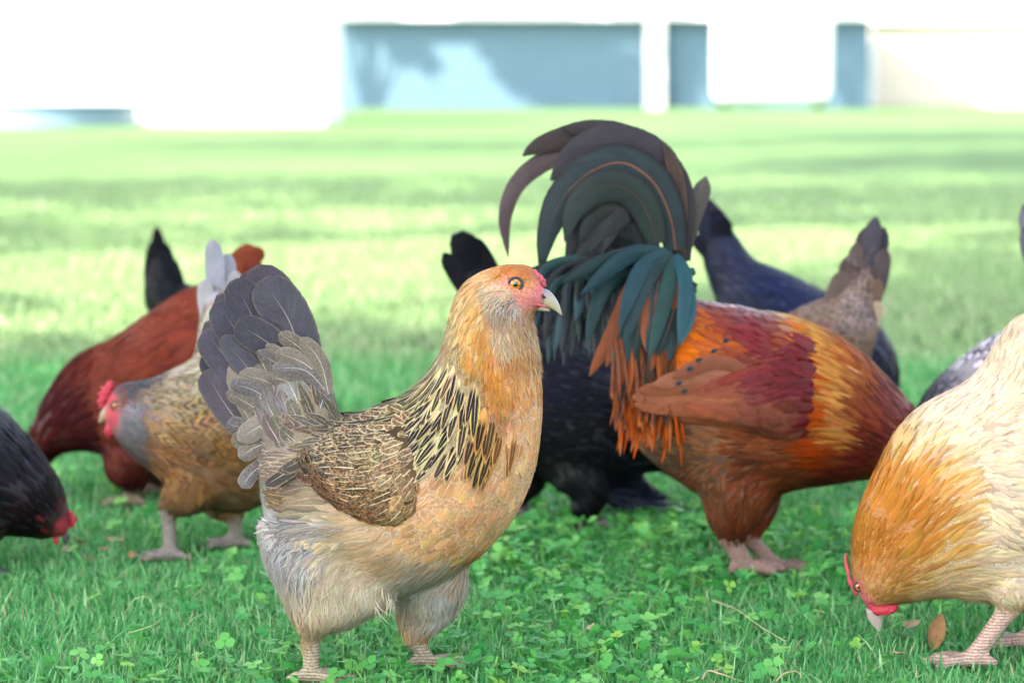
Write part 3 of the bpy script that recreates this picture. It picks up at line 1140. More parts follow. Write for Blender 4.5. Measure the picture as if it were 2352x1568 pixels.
def shade_tree(G, h, R, n, label, blobs=9, size=.34):
    """a tree whose crown stands between the sun and the ground point G"""
    G = Vector((G[0], G[1], G[2] if len(G) > 2 else 0))
    cpos = G + SUN_DIR * ((h - G.z) / SUN_DIR.z)
    root = tag(empty('tree', (cpos.x, cpos.y, 0)), label, 'tree', 'trees shading the lawn')
    cen, rad = [], []
    for i in range(blobs):
        a = i * 2.4; q = R * .72 * math.sqrt((i + .5) / blobs)
        cen.append(np.array([cpos.x + q * math.cos(a), cpos.y + q * math.sin(a), h + rng.normal(0, R * .12)]))
        rad.append(R * rng.uniform(.34, .52))
    V, F, C = leaf_cloud(cen, rad, n, size)
    me = np_mesh('crown', V, F, False); attr(me, 'gc', C)
    link_mesh('crown', me, M_LEAF, root)
    vs_, fs_ = [], []
    tr = catmull([(cpos.x + .1, cpos.y, -.1), (cpos.x - .1, cpos.y + .1, h * .4), (cpos.x, cpos.y, h * .8), (cpos.x, cpos.y, h + R * .3)], 5)
    vv, _ = tube_verts(tr, np.interp(np.linspace(0, 1, len(tr)), [0, .1, .6, 1], [.34, .24, .16, .04]), 10, up=(1, .1, 0))
    vs_.append(vv.reshape(-1, 3)); fs_ += tube_faces(len(tr), 10)
    off = len(vs_[0])
    for c in cen:
        p0 = np.array([cpos.x, cpos.y, h * .68]); br = catmull([p0, (p0 + c) / 2 + np.array([0, 0, .3]), c], 4)
        vv, _ = tube_verts(br, np.linspace(.09, .02, len(br)), 6, up=(.1, .1, 1))
        vs_.append(vv.reshape(-1, 3)); fs_ += tube_faces(len(br), 6, off); off += len(vs_[-1])
    link_mesh('trunk', np_mesh('trunk', np.vstack(vs_), fs_), M_BARK, root)


SHADES = [
    ((0.6, 1.2), 8.0, 4.6, 150, 'broad leafy tree shading the chickens from behind the camera'),
    ((0.2, 4.2), 9.0, 2.3, 90, 'leafy tree left of the camera shading the grass behind the hens'),
    ((4.0, 6.6), 11.0, 4.4, 150, 'tall leafy tree shading the right part of the lawn'),
    ((3.4, 13.0), 14.0, 3.4, 60, 'tall open tree at the left edge of the lawn, shading the grass on the right'),
    ((6.0, 22.0), 16.0, 4.8, 60, 'tallest tree beside the lawn, shading its far right'),
    ((7.5, 33.0), 19.0, 5.4, 50, 'very tall spreading tree farthest along the left of the lawn'),
    ((-2.2, 15.2), 8.0, 3.2, 26, 'small open tree at the left of the lawn'),
    ((1.0, 14.4), 9.0, 2.4, 24, 'thin tree beside the small open tree'),
    ((-2.1, 10.2), 7.0, 1.5, 34, 'slender low tree nearest the lawn on the left'),
    ((-1.9, 6.7), 7.5, .6, 80, 'slim young tree close behind the camera on the left'),
    ((-2.5, 29.0), 9.0, 3.6, 22, 'open tree far along the left side of the lawn'),
    ((1.4, 27.0), 15.0, 3.2, 22, 'high open tree far along the left side of the lawn'),
]
for G_, h1, R1, n1, lb in SHADES:
    shade_tree(G_, h1, R1, n1, lb)
for px, py, h1, R1, n1, lb in (
    (1300, 130, 15, 2.6, 190, 'leafy tree behind the white house whose shadow falls on the blue wall'),
    (850, 45, 12, 1.4, 120, 'thin tree behind the white house whose shadow falls on the wall corner'),
    (1960, 130, 25.0, 2.0, 60, 'tall tree whose shadow falls on the right end of the blue wall'),
    (1590, 130, 20.0, 1.6, 60, 'tree whose shadow falls beside the white trailer')):
    q_ = at(px, py, Yb)
    shade_tree((q_.x, q_.y, q_.z), h1, R1, n1, lb, 7, .5)

# ================================================================== main hen (in focus)
def main_hen():
    b = Bird('hen', 'buff and brown speckled hen standing alert in profile with her head held high', 'hen', 2.43, 880, voxel=.0028, dens=1.08)
    STR = dict(e=.46, sh=.06, g=.35, var=.2)
    D, Y, O, PE = '#2A2522', '#D0BC8A', '#C9803E', '#DBA268'
    b.seeds = [
        # head
        S(1190, 612, 'tiny', '#B98048'), S(1140, 625, 'tiny', '#C9985C'), S(1165, 622, 'tiny', '#C4712A'), S(1215, 625, 'tiny', '#C07236'), S(1232, 625, 'tiny', '#B07850'),
        S(1200, 622, 'tiny', '#C4712A'),
        S(1185, 650, 'skin', '#F09A80'), S(1215, 672, 'face', '#F29A8E'), S(1240, 675, 'face', '#F48C92'), S(1214, 652, 'face', '#D98A4A', '#E8A878'), S(1200, 668, 'face', '#E29070', '#ECA890'), S(1245, 655, 'skin', '#F27C86'),
        S(1200, 690, 'face', '#F29A90'), S(1255, 690, 'skin', '#D89C9C'), S(1165, 640, 'face', '#EC9E88'), S(1225, 695, 'face', '#F08C8C'),
        S(1208, 640, 'tiny', '#CE8644'),
        S(1135, 665, 'beard', '#CFB898'), S(1150, 685, 'beard', '#C9BEB0', '#6B6A6A'), S(1168, 692, 'beard', '#827C78'), S(1185, 702, 'beard', '#B8A898'), S(1160, 670, 'beard', '#CBB090'),
        S(1140, 715, 'beard', '#A8927A'), S(1180, 722, 'beard', '#BE9C74'), S(1220, 715, 'beard', '#C99C74'), S(1210, 738, 'beard', '#BFA385'),
        S(1150, 755, 'beard', '#D2B896'), S(1165, 790, 'beard', '#D2B48E'), S(1200, 765, 'beard', '#CCA57A'), S(1235, 765, 'beard', '#D8BC98'), S(1200, 810, 'beard', '#C8935E'), S(1235, 810, 'beard', '#D4AC80'), S(1175, 825, 'beard', '#C88A50'),
        # neck
        S(1100, 640, 'neck', '#C9A070', '#D9BC90'), S(1070, 665, 'neck', '#CDAE7C', '#8A6E50', e=.2), S(1100, 690, 'neck', '#CB9A5C', '#D8B580'), S(1050, 700, 'neck', '#C8AA78', '#6A5644', e=.15), S(1080, 730, 'neck', '#D0A468', '#E0C090'),
        S(1030, 730, 'neck', '#C6AC80', '#5A4A40', e=.15, sh=.055), S(1115, 740, 'neck', '#C88A48', '#D9A868'), S(1050, 770, 'neck', '#8A7050', Y, '#E8DDC0', e=.5, sh=.055),
        S(1120, 790, 'neck', '#C6864A', '#D8A870'), S(1085, 790, 'neck', '#C99450', '#DDB878'), S(1140, 830, 'neck', '#C8843E', '#D89C60'), S(1180, 840, 'neck', '#CE905A', '#E0B486'), S(1215, 850, 'neck', '#D39A66', '#E8C49C'),
        S(1010, 800, 'hack', D, Y, '#E6DCC0', **STR), S(1050, 820, 'hack', D, Y, '#E6DCC0', **STR), S(1095, 850, 'hack', D, '#D6B878', '#E6DCC0', **STR),
        S(990, 850, 'hack', D, Y, '#E6DCC0', **STR), S(1030, 880, 'hack', D, Y, '#EADFC4', **STR), S(1070, 910, 'hack', D, '#D8CA98', '#EADFC4', **STR), S(1000, 920, 'hack', D, '#CFC49A', '#E6DCC0', **STR),
        S(950, 900, 'hack', D, '#C6BC98', '#E6DCC0', **STR), S(960, 940, 'hack', D, '#CFC49A', '#E6DCC0', **STR), S(1030, 960, 'hack', D, '#D8CA98', '#E6DCC0', **STR), S(1080, 960, 'hack', D, '#D8C48C', '#E6DCC0', **STR),
        S(910, 925, 'hack', '#33302E', '#BDB494', '#DCD2B8', e=.4, sh=.055, g=.3), S(1115, 910, 'hack', '#3A2C22', '#D09A58', '#E8C890', e=.48, sh=.05), S(1120, 970, 'hack', '#3A2C22', '#D4A468', '#E8C890', e=.48, sh=.05), S(1155, 950, 'hack', '#7A4A28', '#D89C60', '#EAC89A', e=.48, sh=.05),
        S(1160, 880, 'neck', '#C88444', '#DAA46A', '#E8B880', e=.3, sh=.055), S(1190, 920, 'brst', '#DFA872', '#EBC79E', '#F8E4C6', e=.36, sh=.06), S(1225, 920, 'brst', '#DCA26A', '#EBC79E', '#F8E4C6', e=.36, sh=.06),
        # breast
        S(1110, 1020, 'brst', '#DEA66E', '#EBC79E', '#F8E4C6', e=.36, sh=.06, var=.1), S(1190, 1010, 'brst', '#E4B07C', '#EBC79E', '#F8E4C6', e=.36, sh=.06, var=.1), S(1235, 1010, 'brst', '#DAA06A', '#EBC79E', '#F8E4C6', e=.36, sh=.06, var=.1),
        S(1060, 1080, 'brst', '#E2AC78', '#EBC79E', '#F8E4C6', e=.36, sh=.06, var=.1), S(1150, 1080, 'brst', '#DEA874', '#EBC79E', '#F8E4C6', e=.36, sh=.06, var=.1), S(1220, 1090, 'brst', '#E6B484', '#EBC79E', '#F8E4C6', e=.36, sh=.06, var=.1),
        S(1020, 1150, 'brst', '#E0AA76', '#EBC79E', '#F8E4C6', e=.36, sh=.06, var=.1), S(1120, 1160, 'brst', '#D8A06C', '#EBC79E', '#F8E4C6', e=.36, sh=.06, var=.1), S(1180, 1180, 'brst', '#E2AE7A', '#EBC79E', '#F8E4C6', e=.36, sh=.06, var=.1),
        S(980, 1220, 'brst', '#DCA470', '#EBC79E', '#F8E4C6', e=.36, sh=.06, sk=.15), S(1080, 1240, 'brst', '#DFA872', '#EBC79E', '#F8E4C6', e=.36, sh=.06, var=.1), S(1140, 1250, 'silk', '#B98A5E', '#D2AC84'),
        S(1030, 1300, 'flf', '#CDB090'), S(960, 1290, 'silk', '#C9AC88', '#DCC8A8'), S(1090, 1290, 'silk', '#B08258'),
        # back and saddle
        S(860, 930, 'cont', '#4A4542', '#B4A890', '#D6CCB4', e=.3, sh=.055, sk=.25), S(800, 940, 'sadl', '#5E5650', '#C4B494', '#DDD0B4', e=.32, sh=.055, sk=.2), S(760, 970, 'sadl', '#665C54', '#C2B090', '#E0D2B4', e=.3, sh=.055, sk=.2),
        S(700, 985, 'cont', '#6A625C', '#B8A88E', '#DCD0B8', e=.22, sh=.055, sk=.2), S(640, 1000, 'cont', '#77706C', '#A89C90', '#D8CEBC', e=.18, sh=.07, sk=.12), S(680, 1060, 'sadl', '#6E635A', '#C4B08C', '#E3D6B8', e=.3, sh=.055, sk=.2),
        S(600, 1050, 'cont', '#7C7470', '#B4A692', '#D8CEBC', e=.2, sh=.07), S(640, 1110, 'cont', '#7A6E66', '#C0AC90', '#E0D4BC', e=.25, sh=.055, sk=.15), S(700, 1120, 'sadl', '#857158', '#3E3630', '#E3CDA0', e=.25, sh=.055, sk=.3),
        S(590, 1110, 'silk', '#B0A69C', '#D0C6B6'), S(740, 1130, 'sadl', '#8E7A62', '#4A3E36', '#E3CDA0', e=.25, sh=.055, sk=.3),
        # fluff, flank, thighs
        S(600, 1170, 'flf', '#B8B2AC'), S(650, 1180, 'silk', '#A09C9E', '#7E7A7C', '#D0CCC8', e=.2, sh=.06), S(720, 1180, 'silk', '#A29E9E', '#C2BEBC', '#DCD8D2', e=.2, sh=.06), S(800, 1185, 'silk', '#C2B09A', '#D6C8B2', e=.2), S(880, 1190, 'silk', '#CDAE88', '#DEC8A8', '#F0E4D0', e=.2, sh=.055),
        S(605, 1230, 'flf', '#C9C4BE'), S(650, 1250, 'silk', '#989496', '#C4BEB8', '#D8CEBC', e=.25, sh=.07), S(710, 1250, 'silk', '#A09A98', '#C8C0B4', '#E0D6C4', e=.25, sh=.07), S(780, 1240, 'silk', '#C4B49C', '#D8C8AC', '#EEE4D4', e=.2, sh=.055), S(860, 1250, 'silk', '#CDB28C', '#DEC8A4', '#F0E6D4', e=.2, sh=.055),
        S(650, 1310, 'flf', '#C4B8A4'), S(700, 1320, 'silk', '#C8B494', '#D8C8AC'), S(760, 1310, 'flf', '#D8C6A4'), S(830, 1310, 'flf', '#DCCBAC'), S(900, 1310, 'flf', '#D6C4A8'), S(690, 1375, 'sock', '#C6A67C', '#D8C09C'),
        S(720, 1408, 'sock', '#C09A70', '#D2B48C'), S(770, 1375, 'flf', '#D2B892'), S(745, 1400, 'sock', '#C8A880'), S(850, 1370, 'flf', '#D9CAB0'), S(930, 1360, 'flf', '#D4C8B8'), S(1000, 1340, 'flf', '#CFCAC4'), S(1010, 1390, 'flf', '#DAD0C2'), S(950, 1420, 'sock', '#CBA880', '#DCC4A0'), S(958, 1450, 'sock', '#BE9668', '#D2B088'),
    ]
    b.body([
        ((598, 1000), (606, 1110), .030), ((645, 985), (622, 1225), .058), ((720, 972), (690, 1305), .076), ((800, 955), (800, 1325), .085),
        ((880, 930), (900, 1365), .087), ((945, 895), (1060, 1305), .085), ((988, 850), (1162, 1215), .077), ((1013, 800), (1220, 1110), .066),
        ((1026, 750), (1244, 990), .054), ((1036, 705), (1246, 895), .044), ((1052, 668), (1240, 815), .036), ((1086, 632), (1226, 742), .0305),
        ((1140, 610), (1222, 722), .0275), ((1190, 605), (1238, 711), .024), ((1224, 613), (1244, 706), .0185), ((1241, 640), (1250, 704), .0125), ((1253, 668), (1256, 702), .007)],
        extra=[([((780, 960), (620, 1070), .05), ((765, 905), (575, 1000), .046), ((735, 850), (545, 930), .034), ((700, 800), (530, 870), .022), ((665, 760), (535, 820), .010)], 1),
               ([((588, 1190), (930, 1205), .052, .016), ((612, 1280), (925, 1300), .053, .020), ((648, 1345), (902, 1372), .048, .025), ((672, 1395), (826, 1408), .035, .032), ((694, 1428), (742, 1438), .015, .039)], 1),
               ([((900, 1230), (1085, 1240), .045, -.028), ((905, 1320), (1072, 1330), .044, -.032), ((912, 1385), (1058, 1395), .038, -.037), ((926, 1430), (1005, 1440), .026, -.04), ((938, 1462), (968, 1468), .014, -.04)], 1)])
    b.leg((790, 1250, .026), (800, 1345, .034), (716, 1436, .040), (714, 1556, .040), (.034, .036, .0135, .0085), 1, .050)
    b.leg((900, 1240, -.035), (985, 1330, -.045), (950, 1468, -.04), (986, 1540, -.04), (.048, .040, .0135, .0080), 1, .050)
    b.finish_body('#C2BAA2')
    tail_y = lambda p: p[1] < 985 - .15 * (p[0] - 600) * 0 and p[0] < 830
    # plumage of the tail stump has seeds of its own
    TS = [S(770, 900, 'flf', '#CCCCD8'), S(764, 865, 'flf', '#D0D0DA'), S(780, 940, 'flf', '#C2C2CE'), S(768, 925, 'flf', '#C4C4CE'), S(720, 940, 'covt', '#857F7A', '#B4AA98', '#E3DACA', e=.2, sh=.045, sk=.2), S(650, 960, 'flf', '#8A8388'), S(700, 900, 'covt', '#877E78', '#B4A890', '#E3DACA', e=.2, sh=.045, sk=.3),
          S(560, 960, 'covt', '#7E7672', '#B4A896', '#DCD2C2', e=.15, sh=.05), S(600, 940, 'covt', '#77706C', '#B0A48E', '#DCD2C2', e=.15, sh=.05), S(590, 1010, 'covt', '#7E7672', '#B8AC9C', '#DCD2C2', e=.15, sh=.05), S(640, 890, 'covt', '#7E766E', '#B8AA8C', '#E3DACA', e=.2, sh=.045, sk=.3)]
    on_tail = lambda x, p, sd: p[0] < 800 and (p[1] < 975 - .28 * (p[0] - 640))
    b.scatter('plumage', keep=lambda x, p, sd: not on_tail(x, p, sd), jit=7, grav=.12)
    DN = [S(600, 1180, 'flf', '#C8C2BC', var=.25), S(640, 1240, 'flf', '#9E9A9C', '#D0C6B8', var=.3), S(700, 1200, 'flf', '#A4A0A2', var=.3), S(760, 1190, 'flf', '#AEAAAA', var=.3), S(700, 1265, 'flf', '#B0ACA8', var=.3), S(615, 1250, 'flf', '#D8D2CA', var=.2), S(660, 1310, 'flf', '#C8BCA8'), S(720, 1290, 'flf', '#CDBEA4'), S(800, 1230, 'flf', '#CDB898'), S(780, 1320, 'flf', '#DCCCB0'), S(860, 1300, 'flf', '#DECEB2'),
          S(900, 1240, 'flf', '#D4B48C'), S(920, 1340, 'flf', '#DCD0BC'), S(700, 1390, 'flf', '#C8AA84'), S(770, 1400, 'flf', '#D6C4A2'), S(850, 1390, 'flf', '#E0D4BE'), S(1000, 1340, 'flf', '#D8D0C6'), S(1000, 1400, 'flf', '#E0D8CC'), S(950, 1400, 'flf', '#D4BC98')]
    b.scatter('down', seeds=DN, keep=lambda x, p, sd: p[1] > 1165 + rng.normal(0, 18) and p[1] > 1165 + .35 * max(0, p[0] - 800) and p[1] < 1425, grav=.5, lift=1.1, dens=.9)
    for far in (0, 1):
        fe = Feathers()
        for i in range(110):
            if not far: x0_, y0_, la = rng.uniform(770, 905), rng.uniform(1345, 1385), rng.uniform(.03, .066)
            else: x0_, y0_, la = rng.uniform(985, 1062), rng.uniform(1310, 1380), rng.uniform(-.07, -.03)
            ln = rng.uniform(26, 58); dx = rng.normal(8 if far else 2, 15)
            b.quill(fe, [(x0_, y0_), (x0_ + dx * .3, y0_ + ln * .5), (x0_ + dx, y0_ + ln)], rng.uniform(1.4, 2.8), (la, la + rng.normal(.003, .004)), ['#DCCFB6', '#D6C8AE', '#CDB898', '#D0C8BC'][rng.integers(4)], prof='strand', n=3, ncol=3, g=0, sh=0, fray=1)
        fe.build('tuft', b.root)
    # long soft flank feathers, grey with pale rims and shafts, sweeping back over the thigh
    fe = Feathers()
    for i in range(110):
        f = rng.random(); q = rng.random()
        x0_ = 672 + 150 * f; y0_ = 1172 + 62 * q + 8 * f
        ln = rng.uniform(52, 84); sag = rng.uniform(.25, .55)
        h = b.bvh.ray_cast(Vector(b.P(x0_, y0_) + b.N * .3), Vector(-b.N))
        h2 = b.bvh.ray_cast(Vector(b.P(x0_ - ln * .8, y0_ + ln * sag) + b.N * .3), Vector(-b.N))
        if h[0] is None: continue
        l0 = float((np.array(h[0]) - b.anchor) @ b.N)
        if h2[0] is None: continue
        l1 = float((np.array(h2[0]) - b.anchor) @ b.N) if h2[0] is not None else l0 * .55
        grey = f + rng.normal(0, .16) < .52
        b.quill(fe, [(x0_, y0_), (x0_ - ln * .42, y0_ + ln * sag * .36), (x0_ - ln * .85, y0_ + ln * sag)], rng.uniform(14, 22), (l0 + .002, l1 + .004 + .002 * rng.random()),
                ['#76726F', '#8A8684', '#6A6666', '#9C9692'][rng.integers(4)] if grey else ['#CDB490', '#C8AC84', '#D2BE9E'][rng.integers(3)], '#D2CABC' if grey else '#E4D4B8', '#EFE9DE', e=.3, sh=.075, sk=.12, g=0, camber=.25, n=4, ncol=7, fray=.85)
    fe.build('flank_feathers', b.root)
    tail = b.scatter('tail_coverts', seeds=TS, keep=on_tail, jit=8, lift=1.2)
    tail.name = 'tail'
    # the wing, near and far
    P1 = dict(e=.34, sh=.075, sk=.4, var=.14)
    P2 = dict(e=.24, sh=.085, sk=.55, var=.14)
    WS = [S(950, 960, 'cont', '#6E5840', '#D2BC94', '#EFE2C2', **P1), S(900, 960, 'cont', '#544638', '#CDB690', '#EFE2C2', **P1), S(850, 980, 'cont', '#463C34', '#C4AA84', '#EFE2C2', **P1),
          S(940, 1030, 'cont', '#74604A', '#C4A67E', '#F2E0BA', **P2), S(880, 1040, 'cont', '#62523F', '#BCA07A', '#F2E0BA', **P2), S(810, 1020, 'cont', '#4E4238', '#C2A276', '#EFE2C2', **P1),
          S(780, 980, 'cont', '#4A423C', '#C2B294', '#EAE0C8', **P1), S(740, 1010, 'covt', '#57504C', '#C4B69E', '#E6DCC8', e=.16, sh=.05), S(920, 1100, 'cont', '#5C4A38', '#B08258', '#F0DCB4', **P2),
          S(850, 1100, 'cont', '#4F4233', '#B88C62', '#F0DCB4', **P2), S(770, 1070, 'covt', '#443C36', '#B0926A', '#EAD6B0', e=.2, sh=.05, sk=.4), S(890, 1150, 'cont', '#55402F', '#A87C54', '#E6CCA0', **P2),
          S(800, 1120, 'covt', '#4E4036', '#A8825C', '#E6CCA0', e=.2, sh=.05, sk=.5), S(965, 1080, 'cont', '#8A6C4E', '#CFA678', '#F2E0BA', **P2)]
    for side in (1, -1):
        def q(fe, sd, l):
            for i, (x0, y0, x1, y1) in enumerate([(890, 1120, 800, 1122), (895, 1128, 806, 1134), (900, 1136, 812, 1147), (905, 1142, 826, 1158)]):
                b.quill(fe, [(x0 + 30, y0), ((x0 + x1) / 2 + 10, (y0 + y1) / 2 - 1), (x1, y1)], 22, (l + sd * .010, l + sd * (.0145 + .0012 * i)), '#4A4244', '#8E7E74', '#7A6A62', e=.08, sh=.06, g=.25, camber=.12)
        b.wing([((985, 975), (985, 1045), 0), ((950, 940), (972, 1110), 0), ((900, 935), (940, 1165), 0), ((850, 945), (885, 1172), 0), ((800, 960), (820, 1150), 0), ((755, 985), (765, 1115), 0), ((720, 1015), (730, 1075), 0), ((705, 1035), (710, 1050), 0)],
               WS, .011, side, quills=q, dens=1.5)
    # tail feathers
    T1, T2 = '#4E4C58', '#57535A'
    TF = [  # shaft base, mid, tip, width, lateral
        ([(650, 985), (540, 900), (478, 880)], 62, (0, -.018), T1), ([(660, 980), (560, 840), (480, 775)], 66, (0, -.02), T1), ([(680, 970), (600, 780), (525, 655)], 72, (0, -.018), T1),
        ([(690, 960), (650, 760), (590, 618)], 84, (0, -.008), '#4A4650'),
        ([(570, 1000), (515, 925), (470, 850)], 58, (.012, .012), '#5E5862'), ([(600, 975), (530, 840), (468, 758)], 70, (.012, .014), '#565260'), ([(630, 950), (565, 800), (497, 690)], 74, (.012, .018), '#504E5C'),
        ([(660, 930), (600, 770), (535, 640)], 78, (.012, .02), '#4C4A56'), ([(700, 905), (668, 760), (580, 611)], 92, (.010, .016), '#4E4852'),
        ([(712, 900), (668, 745), (600, 640)], 86, (.014, .026), '#56545F'),
        ([(690, 860), (620, 790), (540, 742)], 62, (.022, .034), '#4F4D58'),
        ([(650, 910), (575, 850), (510, 770)], 44, (.02, .03), '#5C5A66'),
    ]
    TF = [([(660, 960), (575, 820), (503, 672)], 62, (-.004, -.006), T1), ([(640, 970), (550, 850), (474, 735)], 60, (-.004, -.006), T2), ([(620, 985), (530, 880), (465, 815)], 56, (-.003, -.004), T1),
          ([(600, 1000), (530, 925), (482, 905)], 50, (-.002, -.002), T2), ([(700, 920), (655, 760), (556, 626)], 66, (-.002, -.002), '#4A4852'), ([(590, 1010), (540, 965), (505, 935)], 46, (.004, .006), '#5E5862')] + TF
    for pts, wd, lat, col in TF:
        fe = Feathers()
        b.quill(fe, pts, wd * 1.32, lat, col, '#9A8A78', '#B8ACA4', e=.09, sh=.03, sk=.06, g=.3, camber=.10, prof='long', n=8)
        fe.build('tail_feather', tail)
    fe = Feathers()
    CV = [((735, 860), (690, 800), (640, 765), 40), ((745, 880), (700, 835), (632, 808), 46), ((752, 900), (700, 850), (625, 845), 40), ((720, 920), (670, 880), (610, 862), 40), ((690, 940), (620, 880), (548, 858), 46), ((660, 960), (590, 900), (528, 880), 44),
          ((640, 980), (575, 930), (520, 900), 38), ((720, 880), (680, 850), (610, 790), 38), ((600, 1010), (560, 985), (520, 972), 46), ((620, 1020), (580, 1010), (530, 1012), 46), ((690, 985), (620, 970), (545, 1010), 56), ((700, 905), (655, 850), (590, 805), 38),
          ((755, 905), (735, 830), (690, 775), 40), ((640, 1010), (590, 1025), (548, 1050), 46), ((610, 1060), (575, 1090), (556, 1120), 40)]
    for i, (p0, p1, p2, wd) in enumerate(CV):
        b.quill(fe, [p0, p1, p2], wd, (.026, .040 - .001 * (i % 5)), ['#80766E', '#8A8078', '#767074'][i % 3], '#B8AC94', '#E3DCCE', e=.13, sh=.05, sk=.28, g=.15, camber=.22)
    fe.build('tail_covert', tail)
    # face
    b.eye(1184, 648, .0066, 1); b.eye(1184, 648, .0066, -1)
    b.beak([(1240, 660), (1262, 668), (1281, 692), (1292, 724)], [(1215, 700), (1246, 704), (1270, 711), (1290, 724)], .0088,
           low=([(1205, 696), (1240, 701), (1262, 708)], [(1208, 710), (1243, 714), (1264, 715)]))
    lump('comb', [b.P(1226, 618, .006), b.P(1234, 634, .0075), b.P(1243, 643, .007), b.P(1250, 658, .005)], [.0018, .0034, .0040, .0020], M_PINK, b.root, 3, .8, .5)
    lump('gape', [b.P(1194, 694, .0215), b.P(1215, 695, .0185), b.P(1240, 698, .0125), b.P(1258, 704, .0085)], [.0008, .0016, .0015, .0007], M_PINK, b.root, 8, .7, .25, 8, 4)
    lump('nostril', [b.P(1237, 672, .0118), b.P(1245, 678, .0112), b.P(1253, 681, .0095)], [.0008, .0022, .0008], M_LID, b.root, 1, .6, .2, 8, 3)




